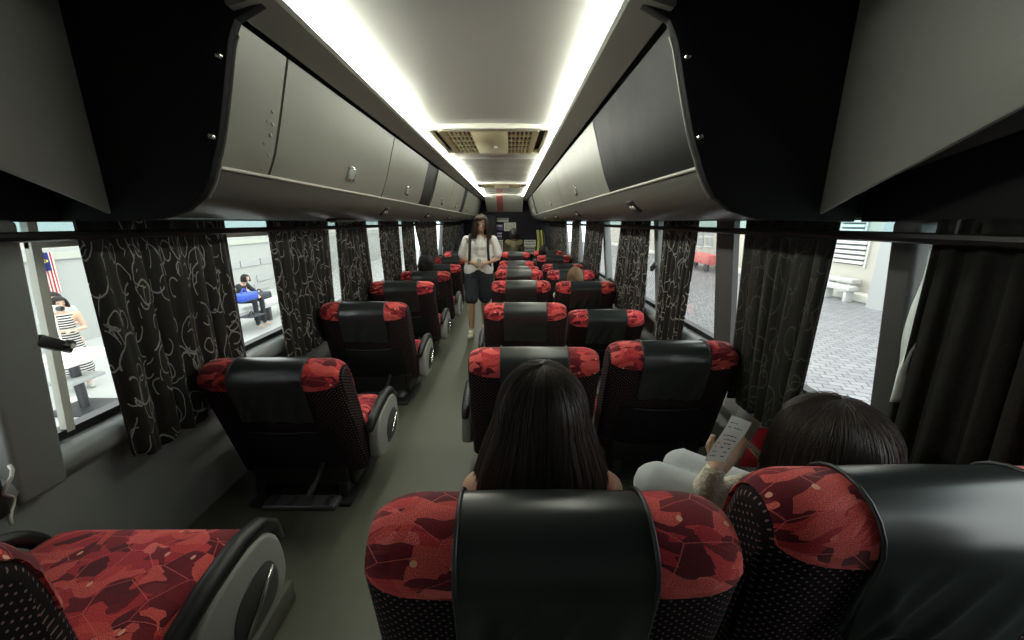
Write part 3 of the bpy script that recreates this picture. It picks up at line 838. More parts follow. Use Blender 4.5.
FOLDS = [(-.075, .35, .016, .008), (-.02, .55, .012, .010), (.045, .40, .014, .008), (.10, .15, .02, .006), (-.11, -.2, .015, .005)]
PIV = (.165, .165)     # y, z of the backrest hinge above the floor
def make_seat(kind):
    """kind: which side the aisle is on: 1 right, -1 left, 0 neither"""
    root = empty('coach_seat', (0, 0, 0))
    bk = table_grid(xs_cols(), ts_rows(), lambda x, t: back_pt(x, t), lambda x, t: (x, t), True).build('backrest', M['dots'], root, angle=60)
    bk.location = (0, PIV[0], PIV[1]); bk.rotation_euler = (math.atan2(.165, .53), 0, 0)
    xi, xo = .138, W / 2 - .010
    for s in (-1, 1):
        def dep(x):
            e = (abs(x) - xi) / (xo - xi); return -.040 + .055 * sqrt(max(0, 1 - .92 * e ** 2.4))
        cm = cover(s * xi, s * xo, dep, .10, .0035, 12, 22)
        cm.build('corner_cover', M['red'], bk, angle=60)
    def wr(x, t):
        if t > 0: return .003 * noise.noise(Vector((x * 9, t * 9, 1)))
        k = min(1, -t / .12)
        f = 0
        for x0, a, wd, am in FOLDS: f += am * math.exp(-((x - x0 - a * t) / wd) ** 2)
        return k * (f + .004 + .003 * noise.noise(Vector((x * 7, t * 5, 2.5)))) + .002
    lc = cover(-.136, .136, lambda x: .165 + .006 * sin(x * 14), .16, .006, 40, 44, wr)
    hc = lc.build('headrest_cover', M['leather'], bk, angle=60)
    for s in (-1, 1):
        pts = [back_pt(s * .137, -.15 + (LA + .28) * i / 24, .008) for i in range(25)]
        MB().tube(pts, .0035, 6).build('piping', M['piping'], bk, angle=180)
    # cloth back panel with a sagging magazine pocket and its trim wire
    def pk(a, b): 
        x = -.205 + .41 * a; z = .03 + .245 * b
        return Vector((x, -.004 - .020 * sin(pi * a) ** .6 * sin(pi * min(1, .15 + b * .75)), z - (.018 * sin(pi * a) if b > .9 else 0)))
    pm = MB().grid(pk, 20, 12)
    pm.grid(lambda a, b: pk(a, b) + Vector((0, .010, 0)), 20, 12, flip=True)
    pm.build('pocket', M['backfab'], bk, angle=60)
    MB().tube([pk(i / 20, 1.0) + Vector((0, -.002, .001)) for i in range(3, 18)], .0028, 6).build('pocket_band', M['steel'], bk, angle=180)
    MB().box(-.235, .235, .004, .12, -.045, .03, .02, 3).build('lower_shell', M['black'], bk)
    # cushion
    def cu(a, b):
        return None
    cb = bmesh.new(); bmesh.ops.create_cube(cb, size=1)
    for v in cb.verts: v.co = Vector((v.co.x * .515,   .375 + v.co.y * .31, .282 + v.co.z * .14))
    bmesh.ops.bevel(cb, geom=list(cb.edges), offset=.045, segments=4, profile=.5, affect='EDGES')
    bmesh.ops.subdivide_edges(cb, edges=[e for e in cb.edges if e.calc_length() > .12], cuts=5, use_grid_fill=True)
    for v in cb.verts:
        if v.co.z > .30: v.co.z += .014 * max(0, cos(v.co.x * 6.1)) * max(0, sin((v.co.y - .09) * 7.4)) - .006
    MB().addbm(cb).build('cushion', M['red'], root, angle=60)
    # base
    bm_ = MB().box(-.245, .245, .15, .50, .19, .25, .012)
    bm_.box(-.225, .225, .17, .47, .06, .20, .012); bm_.box(.20 if kind >= 0 else -.285, .285 if kind >= 0 else -.20, .22, .46, .17, .235, .01)
    bm_.box(-.20, .20, .14, .20, .08, .21, .008); bm_.box(-.20, .20, .38, .43, .08, .21, .008)
    bm_.build('base_frame', M['black'], root)
    for s in (-1, 1):
        lm = MB().box(s * .18 - .022, s * .18 + .022, .13, .44, .03, .10, .008)
        lm.box(s * .18 - .04, s * .18 + .04, .10, .47, 0, .022, .006)
        lm.build('leg', M['steel'], root)
    # folding footrest for the passenger behind
    fx = .11 * (1 if kind >= 0 else -1)
    fr = MB().box(fx - .14, fx + .14, -.085, -.015, .135, .160, .010, 3).build('footrest', M['steel'], root)
    for q in range(-3, 4): MB().box(fx + q * .035 - .012, fx + q * .035 + .012, -.078, -.022, .158, .163, .002).build('tread', M['black'], fr) if q in (-3, -1, 1, 3) else None
    MB().tube([(fx, -.03, .145), (fx, .06, .16), (fx, .15, .215)], .012, 8).build('bracket', M['black'], fr)
    # armrests
    for s in (-1, 1):
        x0 = s * (W / 2 + .008); x1 = s * (W / 2 + .058)
        if kind == s:
            out = [(.19, .245), (.185, .31), (.20, .375), (.24, .415), (.31, .438), (.39, .444), (.44, .432), (.475, .395), (.49, .34), (.49, .28), (.465, .235), (.41, .21), (.32, .205), (.24, .215)]
            out = [(y + .02, z - .065) for y, z in smoothpts(out + [out[0]], 3)[:-1]]
            sp = MB().prism(out, min(x0, x1), max(x0, x1), 'x', r=.012, seg=3).build('side_panel', M['panel'], root, angle=50)
            inn = smoothpts([(.30, .245), (.29, .30), (.315, .350), (.37, .375), (.42, .370), (.445, .33), (.445, .28), (.415, .248), (.35, .238), (.30, .245)], 3)[:-1]; inn = [(y + .02, z - .065) for y, z in inn]
            MB().prism(inn, min(x1, x1 + s * .003), max(x1, x1 + s * .003), 'x', r=.0012).build('recess', M['dpanel'], sp, angle=50)
            MB().tube([(x1 + s * .006, .315, .262), (x1 + s * .012, .35, .295), (x1 + s * .012, .395, .335), (x1 + s * .006, .43, .345)], .006, 8).xf(Matrix.Translation((0, .02, -.065))).build('recline_handle', M['chrome'], sp, angle=180)
            xm = (x0 + x1) / 2
            pts = [(xm, .15, .395), (xm, .20, .422), (xm, .28, .446), (xm, .38, .460), (xm, .445, .448), (xm, .492, .408), (xm, .510, .35)]
            MB().tube(pts, [.016, .021, .023, .023, .022, .019, .014], 10).xf(Matrix.Translation((0, .02, -.065))).build('armrest', M['black'], root, angle=180)
        else:
            xm = s * (W / 2 - .020)
            q = smoothpts([(.19, .22), (.20, .32), (.25, .385), (.34, .405), (.43, .38), (.48, .31), (.49, .22)], 4)
            MB().tube([(xm, a, b) for a, b in q], .019, 10).build('armrest', M['black'], root, angle=180)
    return root
protos = {}
ROWA = [.405, 1.43, 2.375, 3.40, 4.23, 4.90, 5.93, 7.08]
ROWB = [.415, 1.47, 2.60, 3.42, 4.28, 4.98, 6.0, 7.0]
ROWC = [.33, 1.31, 2.27, 3.13, 4.05, 4.95, 5.9, 6.9]
# recline (degrees) and lift per seat
RCA = [11, 17, 17, 17, 18, 17, 22, 17]; RCB = [10, 17, 24, 17, 17, 17, 17, 17]; RCC = [3, 18, 17, 17, 17, 17, 17, 17]
LZA = [.075, -.035, -.04, -.045, -.05, -.08, -.12, -.06]; LZB = [.115, -.02, -.15, -.055, -.055, -.06, -.03, -.03]; LZC = [.075, -.04, -.012, -.01, -.04, -.06, -.05, -.04]
DXS = {('A', 0): -.036, ('B', 0): -.05, ('C', 0): .0}
struct(MB().box(CX - 1.19, -.70, Y0, 1.0, 0, .085, .012).build('trim_%d' % tn, M['floor'])); tn += 1
seats_made = {}
def kids_of(o): return [c for c in bpy.data.objects if c.parent == o]
for cname, cx, rows, kind, rc, lz in (('A', .097, ROWA, -1, RCA, LZA), ('B', .686, ROWB, 0, RCB, LZB), ('C', -.914, ROWC, 1, RCC, LZC)):
    proto = make_seat(kind)
    tree = {}
    def collect(o):
        tree[o.name] = kids_of(o)
        for c in tree[o.name]: collect(c)
    collect(proto)
    def cp(o, parent=None):
        c = o.copy(); COL.objects.link(c)
        if parent is not None: c.parent = parent
        r = [c]
        for ch in tree[o.name]: r += cp(ch, c)
        return r
    desc = {'A': 'red and black coach seat on the right of the aisle, %s row from the camera',
            'B': 'red and black coach seat against the right windows, %s row from the camera',
            'C': 'single red and black coach seat along the left windows, %s row from the camera'}[cname]
    items = [(i, y, [proto] + [o for o in bpy.data.objects if False]) for i, y in enumerate(rows)]
    copies = [None]
    for i in range(1, len(rows)): copies.append(cp(proto))
    for i, y in enumerate(rows):
        if i == 0:
            r = proto; bk = [c for c in tree[proto.name] if c.name.startswith('backrest')][0]
        else:
            r = copies[i][0]; bk = [c for c in copies[i] if c.name.startswith('backrest')][0]
        a = math.radians(rc[i])
        # keep the rear top edge over y whatever the recline
        dy = H * sin(a) - PIV[0]
        r.location = (cx + DXS.get((cname, i), 0), y + dy, 0)
        bk.rotation_euler = (a, 0, 0)
        dz = (.70 + lz[i]) - (PIV[1] + (H) * cos(a) )
        bk.location = (0, PIV[0], PIV[1] + dz)
        if (cname, i) == ('C', 0):
            # this seat is slid forward on its rail, its backrest upright
            bk.location.y -= .14; r.location.y += .14; r.location.x -= .02; bk.location.x -= .03; r.location.z += .085; bk.location.z -= .085
            cu_ = [c for c in tree[proto.name] if c.name.startswith('cushion')][0]
            cu_.scale.y = 1.5; cu_.location.y = -.265
        tag(r, desc % ORD[i], 'seat', 'coach seats')
        seats_made[cname, i] = r

# ------------------------------------------------------------------ people
def V(*a): return Vector(a)
def lerp(a, b, t): return Vector(a) + (Vector(b) - Vector(a)) * t
def hand(wrist, direction, palm_n, s, curl=.5, side=1, wid=1.0):
    """chains of a hand: palm plus five fingers; direction = wrist to knuckles, palm_n = normal of the palm, curl bends fingers toward it"""
    d = Vector(direction).normalized(); nrm = Vector(palm_n); nrm = (nrm - d * nrm.dot(d)).normalized(); sd = d.cross(nrm) * side
    w = Vector(wrist); ch = []; L = .085 * s
    ch.append([(w, .024 * s), (w + d * L * .55, .021 * s)])
    for k in (-1.5, -.5, .5, 1.5):
        base = w + d * L * (.95 if abs(k) < 1 else .86) + sd * k * .0185 * s * wid
        ch.append([(w + d * L * .2 + sd * k * .010 * s, .016 * s), (base, .0105 * s)])
        ln = [.072, .082, .076, .058][int(k + 1.5)] * s
        p = base; dd = d.copy()
        c = [(p, .0098 * s)]
        for q in range(3):
            an = curl * (.55, .75, .5)[q]
            ax = dd.cross(nrm).normalized()
            dd = (Matrix.Rotation(an, 3, ax) @ dd)
            p = p + dd * ln * (.45, .32, .23)[q]
            c.append((p, (.0088, .0080, .0068)[q] * s))
        ch.append(c)
    tb = w + d * L * .28 - sd * .020 * s
    t1 = tb + (d * .5 - sd * .75 + nrm * .35).normalized() * .036 * s
    t2 = t1 + (d * .85 - sd * .25 + nrm * .35).normalized() * .030 * s
    ch.append([(w + d * .012 * s, .016 * s), (tb, .0145 * s), (t1, .0110 * s), (t2, .0085 * s)])
    return ch
def figure(root, J, fd, s, skin, voxel=.009, hands=True, curl=.6, hdir=None, hn=None, body_r=1.0, nofeet=False):
    """one continuous body from joints J (root-local); fd = facing direction of the head"""
    fd = Vector(fd).normalized()
    c = []
    hd = Vector(J['head']); nk = Vector(J['neck']); chs = Vector(J['chest']); wa = Vector(J['waist']); pe = Vector(J['pelvis'])
    up = (hd - nk).normalized(); sd = fd.cross(up).normalized()
    b = body_r
    c.append([(nk + (chs - nk) * .25, .050 * s), (nk, .043 * s), (hd - up * .05 * s, .048 * s)])
    c.append([(chs, .105 * s * b), (wa, .098 * s * b), (pe, .115 * s * b)])
    for q in 'LR':
        sh = Vector(J['sho' + q]); el = Vector(J['elb' + q]); wr = Vector(J['wri' + q])
        c.append([(lerp(nk, chs, .3), .05 * s), (sh, .048 * s)])
        c.append([(chs, .10 * s * b), (lerp(chs, sh, .75), .06 * s)])
        c.append([(sh, .046 * s), (lerp(sh, el, .5), .041 * s), (el, .034 * s), (lerp(el, wr, .3), .035 * s), (wr, .024 * s)])
        hp = Vector(J['hip' + q]); kn = Vector(J['kne' + q]); an = Vector(J['ank' + q]); to = Vector(J['toe' + q])
        c.append([(pe, .10 * s * b), (hp, .088 * s * b), (lerp(hp, kn, .5), .070 * s), (kn, .052 * s), (lerp(kn, an, .28), .054 * s), (an, .034 * s)])
        if not nofeet: c.append([(an - Vector((0, 0, .02 * s)), .034 * s), (to, .026 * s)])
        if hands:
            dd = (hdir or {}).get(q, wr - el); nn = (hn or {}).get(q, Vector((0, 0, -1)))
            c += hand(wr, dd, nn, s, curl, 1 if q == 'L' else -1)
    R = Matrix((sd, fd, up)).transposed().to_euler()
    balls = [(hd + up * .025 * s - fd * .008 * s, (.074 * s, .092 * s, .088 * s), R),
             (hd - up * .045 * s + fd * .022 * s, (.054 * s, .062 * s, .062 * s), R),
             (hd + fd * .090 * s - up * .022 * s, (.012 * s, .016 * s, .013 * s), R),
             (hd + fd * .084 * s - up * .004 * s, (.008 * s, .010 * s, .022 * s), R),
             (hd + sd * .073 * s - up * .01 * s, (.010 * s, .020 * s, .030 * s), R), (hd - sd * .073 * s - up * .01 * s, (.010 * s, .020 * s, .030 * s), R)]
    body = blob('body', c, skin, root, voxel, 3, balls)
    # face
    for e in (-1, 1):
        p = hd + fd * .078 * s + sd * e * .031 * s + up * .012 * s
        MB().ball(p, (.013 * s, .009 * s, .008 * s), 10, R.to_matrix()).build('eye', M['eyew'], root, angle=180)
        MB().ball(p + fd * .006 * s, (.0065 * s, .005 * s, .0068 * s), 8, R.to_matrix()).build('iris', M['eye'], root, angle=180)
        q = p + up * .020 * s + fd * .004 * s
        MB().tube([q - sd * .016 * s, q + up * .003 * s, q + sd * .016 * s], .0032 * s, 5).build('eyebrow', M['hair'], root, angle=180)
    mq = hd + fd * .080 * s - up * .060 * s
    MB().ball(mq, (.022 * s, .008 * s, .008 * s), 10, R.to_matrix()).build('mouth', M['lips'], root, angle=180)
    return body
def hair(parent, hd, fd, rad, z1, flare, n, mt, sr=.0011, gap=.9, seed=1, back=.0, seg=12, name='hair', crown_back=.2, parting=True):
    """strands over a thin shell: leaves the crown, follows the skull, then hangs to height z1"""
    fd = Vector(fd).normalized(); sd = fd.cross(Vector((0, 0, 1))); hd = Vector(hd); rr = random.Random(seed)
    a0 = math.atan2(fd.y, fd.x)
    def path(phi, t, o, lenk=1.0):
        # phi from the facing direction; t 0..1
        T0 = .42
        dirv = fd * cos(phi) + sd * sin(phi)
        if t < T0:
            th = (t / T0) * pi / 2
            k = sin(th); z = cos(th)
            cb = -fd * crown_back * rad[1] * (1 - k)
            return hd + (fd * cos(phi) * (rad[1] + o) + sd * sin(phi) * (rad[0] + o)) * k + cb + Vector((0, 0, (rad[2] + o) * z))
        u = (t - T0) / (1 - T0) * lenk
        q = hd + fd * cos(phi) * (rad[1] + o) + sd * sin(phi) * (rad[0] + o)
        q.z = hd.z + (z1 - hd.z) * u
        fl = flare * sin(pi * min(1, u * .75) * .66)
        return q + (fd * cos(phi) * .55 + sd * sin(phi)) * fl - fd * back * u
    sh = MB()
    nu, nv = 40, 18
    ang = lambda i: gap + (2 * pi - 2 * gap) * i / nu
    def shell(a, t): return path(gap + (2 * pi - 2 * gap) * a, t * .985, -.004)
    sh.grid(shell, nu, nv)
    sh.grid(lambda a, t: path(gap + (2 * pi - 2 * gap) * a, t * .975, -.014), nu, nv, flip=True)
    sh.grid(lambda a, t: path(2 * pi * a, t * .40 * (1 if abs(2 * pi * a - pi) < pi - gap else .66), .002), 40, 6)
    o = sh.build(name, mt, parent, angle=180)
    st = MB()
    for i in range(n):
        phi = gap * .96 + (2 * pi - 1.92 * gap) * rr.random(); off = abs(rr.gauss(0, .0035)) - .001
        lk = 1.0 - abs(rr.gauss(0, .05)); t0 = rr.random() * .10 if rr.random() < .6 else rr.random() * .3
        w1, w2, ph = rr.gauss(0, .02), rr.gauss(0, .018), rr.random() * 6
        pts = []
        for j in range(seg + 1):
            t = t0 + (1 - t0) * j / seg
            p_ = phi + w1 * sin(t * 5 + ph) + w2 * t
            pts.append(path(p_, t, off * (.4 + t), lk))
        st.tube(pts, [sr * (1 - .35 * j / seg) for j in range(seg + 1)], 3, cap=False)
    for i in range(n // 4):
        phi = -gap + 2 * gap * rr.random(); ph = rr.random() * 6; off = abs(rr.gauss(0, .002)) + .001; e_ = .24 + .05 * rr.random(); w1 = rr.gauss(0, .03); t0 = rr.random() * .05
        st.tube([path(phi + w1 * sin(6 * j / 6 + ph), t0 + (e_ - t0) * j / 6, off) for j in range(7)], [sr * (1 - .35 * j / 6) for j in range(7)], 3, cap=False)
    st.build('strands', mt, o, angle=180, norm=False)
    return o

# --- woman with long dark hair in the nearest seat right of the aisle
r = empty('person', (.065, .66, -.038), 'person with long straight dark hair seen from behind, bare shoulders, in the nearest aisle seat', 'person')
hd = V(-.002, .055, .862)
J = dict(head=hd, neck=V(-.002, .035, .765), chest=V(0, .03, .645), waist=V(0, .05, .55), pelvis=V(0, .07, .505),
         shoL=V(-.128, .025, .700), shoR=V(.128, .025, .700), elbL=V(-.165, .08, .52), elbR=V(.165, .08, .52), wriL=V(-.09, .25, .52), wriR=V(.09, .25, .52),
         hipL=V(-.07, .09, .495), hipR=V(.07, .09, .495), kneL=V(-.085, .40, .485), kneR=V(.085, .40, .485), ankL=V(-.085, .43, .09), ankR=V(.085, .43, .09), toeL=V(-.085, .53, .03), toeR=V(.085, .53, .03))
figure(r, J, (0, 1, 0), .86, M['skin'], .008, hn={'L': V(1, 0, -1), 'R': V(-1, 0, -1)})
blob('top', [[(V(0, .03, .64), .102), (V(0, .05, .55), .098), (V(0, .07, .50), .102)], [(V(-.06, .02, .66), .058), (V(.06, .02, .66), .058)]], M['navy'], r, .01)
blob('trousers', [[(V(0, .07, .505), .10), (V(-.07, .09, .495), .084), (V(-.085, .40, .485), .060), (V(-.085, .43, .12), .046)], [(V(0, .07, .505), .10), (V(.07, .09, .495), .084), (V(.085, .40, .485), .060), (V(.085, .43, .12), .046)]], M['denim'], r, .011)
hair(r, hd + V(0, -.005, -.002), (0, 1, 0), (.088, .098, .110), .655, .050, 5600, M['hairlong'], .00085, gap=.95, seed=3, back=.012, seg=14)

# --- person at the right window in the nearest row holding a ticket
r = empty('person', (.77, .72, -.025), 'person with dark hair and cream fleece sleeve slumped in the nearest window seat, holding tickets', 'person')
O = Vector(r.location)
hd = V(-.02, .085, .735)
elb = at_y(702, 500, .83) - O; wri = at_y(715, 470, .800) - O
J = dict(head=hd, neck=V(-.01, .05, .645), chest=V(-.02, .03, .56), waist=V(-.02, .01, .50), pelvis=V(-.02, .01, .49),
         shoL=V(-.13, .05, .615), shoR=V(.13, .05, .60), elbL=elb, elbR=V(.16, .10, .47), wriL=wri, wriR=V(.05, .22, .50),
         hipL=V(-.07, .02, .46), hipR=V(.07, .02, .46), kneL=V(-.375, .165, .54), kneR=V(-.27, .25, .53), ankL=V(-.30, .34, .24), ankR=V(.0, .34, .12), toeL=V(-.22, .43, .20), toeR=V(.0, .43, .04))
figure(r, J, (-.25, .9, -.35), .86, M['skinp'], .006, curl=.22, hdir={'L': at_y(742, 419, .872) - at_y(716, 462, .80), 'R': V(-.1, .05, 0)}, hn={'L': V(.05, -.7, .7), 'R': V(0, 0, -1)})
blob('fleece_jacket', [[(V(0, .03, .57), .112), (V(0, 0, .47), .112)], [(V(-.08, .04, .60), .062), (V(.08, .04, .60), .062)],
     [(V(-.13, .05, .612), .056), (lerp(V(-.13, .05, .612), elb, .5), .052), (elb, .040), (lerp(elb, wri, .45), .033), (lerp(elb, wri, .85), .026), (lerp(elb, wri, .97), .0235)],
     [(V(.13, .05, .60), .056), (V(.16, .10, .47), .046), (V(.06, .21, .50), .03)]], M['cream_knit'], r, .007)
blob('trousers', [[(V(0, -.01, .47), .102), (V(-.08, .03, .47), .09), (V(-.375, .165, .54), .066), (V(-.32, .315, .30), .048)],
     [(V(0, -.01, .47), .102), (V(.05, .03, .47), .09), (V(-.27, .25, .53), .060), (V(-.05, .335, .17), .046)]], M['palegrey'], r, .01)
hair(r, hd + V(0, -.01, -.005), (-.25, .9, 0), (.122, .114, .104), .56, .014, 4200, M['hairlong'], .0009, gap=.75, seed=8, seg=12, crown_back=.0)

# tickets, sheet and packet held up in that hand
def sheet(pts, Y, t=.0012, curl=.0):
    q = [at_y(px, py, Y + dy) for px, py, dy in pts]
    m = MB(); n = 8
    def fn(a, b):
        p = q[3] + (q[2] - q[3]) * a; u = q[0] + (q[1] - q[0]) * a
        p = p + (u - p) * b
        return p + V(0, curl * sin(pi * a) + curl * .6 * sin(2 * pi * b), 0)
    m.grid(fn, n, n); m.grid(lambda a, b: fn(a, b) + V(0, t, 0), n, n, flip=True)
    return m, fn
r = empty('ticket', at_y(715, 462, .785), 'white printed bus ticket held up in the cream sleeved hand', 'ticket')
m, fn = sheet([(731.8, 415.6, .06), (751.7, 423, .06), (724.7, 462.3, 0), (705, 461.3, 0)], .785, curl=.004)
T_ = Matrix.Translation(-Vector(r.location))
m.xf(T_).build('paper', M['paper'], r, angle=180)
ik = MB(); rr = random.Random(4)
for j in range(9):
    b0 = .10 + j * .095
    if j in (6,):
        continue
    x = .12
    while x < .8:
        l = .04 + rr.random() * .12
        if rr.random() < .65:
            a_, b_ = fn(x, b0), fn(min(x + l, .9), b0); up_ = (fn(x, b0 + .02) - fn(x, b0))
            ik.slab(a_ + V(0, -.0006, 0), b_ + V(0, -.0006, 0), b_ + up_ + V(0, -.0006, 0), a_ + up_ + V(0, -.0006, 0), (0, .0004, 0))
        x += l + .05
ik.xf(T_).build('print', M['ink'], r, angle=None)
r = empty('paper_sheet', at_y(745, 450, .86), 'grey paper sheet sticking up behind the white ticket', 'paper')
m, fn = sheet([(739, 406, .02), (761, 423, .03), (741, 458, 0), (722, 452, 0)], .852, curl=.003)
m.xf(Matrix.Translation(-Vector(r.location))).build('paper', M['paperg'], r, angle=180)
r = empty('packet', at_y(762, 462, .89), 'red packet with a white label beside the ticket', 'packet')
T_ = Matrix.Translation(-Vector(r.location))
q = [at_y(*p) for p in ((758, 427, .90), (776, 431, .89), (782, 470, .87), (738, 466, .87))]
pm = MB()
def pf(a, b):
    p = q[3] + (q[2] - q[3]) * a; u = q[0] + (q[1] - q[0]) * a; p = p + (u - p) * b
    return p, .012 * sin(pi * a) * sin(pi * b) + .004 * noise.noise(p * 60)
pm.grid(lambda a, b: pf(a, b)[0] + V(0, -pf(a, b)[1], 0), 14, 14); pm.grid(lambda a, b: pf(a, b)[0] + V(0, .002 + pf(a, b)[1], 0), 14, 14, flip=True)
pm.xf(T_).build('film', M['redpack'], r, angle=180)
lq = [at_y(px, py, .862) for px, py in ((744, 443), (750, 441), (768, 459), (760, 462))]
MB().slab(*lq, (0, .001, 0)).xf(T_).build('label', M['paper'], r, angle=None)
lm = MB(); rr = random.Random(9)
for i in range(7):
    c = at_y(748 + i * 2.2, 445.5 + i * 2.1, .8612)
    lm.box(c.x - .0022, c.x + .0022 * rr.random(), c.y - .0005, c.y, c.z - .002, c.z + .003 * rr.random(), 0)
lm.xf(T_).build('label_print', M['ink'], r, angle=None)

# --- woman walking up the aisle
wp = at_z(480, 336, 0)
r = empty('person', (wp.x, wp.y, 0), 'person standing in the aisle, white t-shirt, dark knee shorts and black backpack', 'person')
s = 1.275 / 1.6
def Q(x, y, z): return V(x * s, y * s, z * s)
hd = Q(.045, -.03, 1.478)
J = dict(head=hd, neck=Q(.035, .0, 1.355), chest=Q(.02, 0, 1.19), waist=Q(.01, .0, 1.02), pelvis=Q(0, 0, .88),
         shoL=Q(-.145, .0, 1.29), shoR=Q(.195, .0, 1.29), elbL=Q(-.215, .02, 1.05), elbR=Q(.255, .02, 1.05), wriL=Q(-.045, -.155, 1.005), wriR=Q(.105, -.155, 1.005),
         hipL=Q(-.085, 0, .84), hipR=Q(.085, 0, .84), kneL=Q(-.10, -.07, .47), kneR=Q(.07, .06, .47), ankL=Q(-.11, -.02, .09), ankR=Q(.06, .17, .12), toeL=Q(-.12, -.15, .035), toeR=Q(.06, .06, .035))
figure(r, J, (.10, -1, -.08), s, M['skin'], .0065, curl=1.0, hdir={'L': Q(.08, -.03, -.01), 'R': Q(-.08, -.03, -.01)}, hn={'L': V(.2, .6, -.2), 'R': V(-.2, .6, -.2)})
shirt = [[(Q(.02 + q, 0, 1.22 - abs(q) * .3), .092 * s), (Q(.012 + q * 1.1, -.012, 1.03), .098 * s), (Q(.005 + q * 1.25, -.008, .92), .104 * s), (Q(.0 + q * 1.3, -.004, .895), .098 * s)] for q in (-.075, -.04, 0, .04, .075)]
shirt += [[(Q(.02, 0, 1.23), .118 * s), (Q(.02, -.004, 1.14), .116 * s)], [(Q(-.05, 0, 1.265), .070 * s), (Q(.09, 0, 1.265), .070 * s)],
         [(Q(-.145, 0, 1.285), .058 * s), (Q(-.188, .01, 1.17), .062 * s), (Q(-.203, .015, 1.11), .064 * s)],
         [(Q(.195, 0, 1.285), .058 * s), (Q(.233, .01, 1.17), .062 * s), (Q(.247, .015, 1.11), .064 * s)], [(Q(.03, -.002, 1.305), .058 * s), (Q(.02, 0, 1.26), .085 * s)]]
sh = blob('t_shirt', shirt, M['white'], r, .008, 4)
shorts = [[(Q(0, 0, .88), .118 * s), (Q(-.09, 0, .82), .108 * s), (Q(-.09, -.04, .60), .094 * s), (Q(-.097, -.055, .535), .092 * s)], [(Q(0, 0, .88), .118 * s), (Q(.09, 0, .82), .108 * s), (Q(.08, .03, .60), .094 * s), (Q(.075, .045, .535), .092 * s)]]
blob('shorts', shorts, M['denim'], r, .009, 3)
for a, t in (('ankL', 'toeL'), ('ankR', 'toeR')):
    A, Tt = J[a], J[t]
    blob('sock', [[(A + V(0, 0, .075 * s), .040 * s), (A, .041 * s)]], M['white'], r, .007)
    hl = A + (A - Tt).normalized() * .028 * s; hl.z = Tt.z + .008 * s
    blob('shoe', [[(hl, .042 * s), (lerp(hl, Tt, .5), .044 * s), (Tt, .040 * s)], [(A + V(0, 0, -.02 * s), .045 * s), (lerp(A, Tt, .5), .040 * s)]], M['shoe'], r, .006)
hair(r, hd + V(0, .004, .003), (.10, -1, 0), (.092 * s, .106 * s, .118 * s), 1.30 * s, .022, 900, M['hairb'], .0018, gap=.62, seed=12, seg=10, crown_back=-.15)
fr = MB()
for i in range(40):
    x = -.052 + .104 * i / 39
    p0 = hd + V(x * s * .5, -.05 * s, .112 * s); p1 = hd + V(x * s, -.092 * s, .085 * s); p2 = hd + V(x * s * 1.08, -.101 * s, (.040 + .02 * abs(x) / .05) * s)
    fr.tube([p0, p1, p2], .0024, 4)
fr.build('fringe', M['hairb'], r, angle=180)
pr = MB(); rr = random.Random(6)
for j, (z, x0, x1) in enumerate(((1.185, -.06, .10), (1.165, -.05, .085))):
    x = x0
    while x < x1:
        w_ = .008 + rr.random() * .012
        if rr.random() < .8: pr.box((x) * s, (x + w_) * s, -.122 * s, -.100 * s, z * s, (z + .010) * s, 0)
        x += w_ + .006
pr.build('shirt_print', M['paperg'], sh, angle=None)
# phone in her hands, backpack on her back
ph = empty('phone', V(wp.x, wp.y, 0) + Q(.03, -.215, 1.005), 'pale phone in the hands of the person standing in the aisle', 'phone')
MB().box(-.022, .022, -.004, .004, -.03, .06, .004, 3, Matrix.Rotation(.5, 4, 'X')).build('case', M['paper'], ph)
MB().lathe([(.001, .006), (.004, .006), (.004, .004)], (0, 0, 0), 10, Matrix.Rotation(pi / 2, 3, 'X')).xf(Matrix.Rotation(.5, 4, 'X') @ Matrix.Translation((.012, -.0, .048))).build('camera_lens', M['ink'], ph)
bp_ = empty('backpack', V(wp.x, wp.y, 0) + Q(.02, .0, .92), 'black backpack worn by the person standing in the aisle', 'backpack')
blob('bag', [[(Q(-.07, .20, .06), .075 * s), (Q(.07, .20, .06), .075 * s), (Q(.06, .19, .34), .07 * s), (Q(-.06, .19, .34), .07 * s), (Q(-.07, .20, .06), .075 * s)], [(Q(0, .21, .06), .09 * s), (Q(0, .20, .33), .085 * s)]], M['cap'], bp_, .01)
for q in (-1, 1):
    x = q * .115
    pts = [Q(x, .13, .36), Q(x, .05, .43), Q(x, -.03, .435), Q(x * 1.02, -.105, .36), Q(x * 1.0, -.132, .25), Q(x * 1.06, -.13, .12), Q(x * 1.2, -.06, .02), Q(x * 1.15, .10, -.02)]
    P2 = []
    for a, b_ in zip(pts, pts[1:]): P2 += [lerp(a, b_, 0), lerp(a, b_, .5)]
    MB().tube(P2 + [pts[-1]], .017 * s, 8, flat=.6).build('strap', M['cap'], bp_, angle=180)

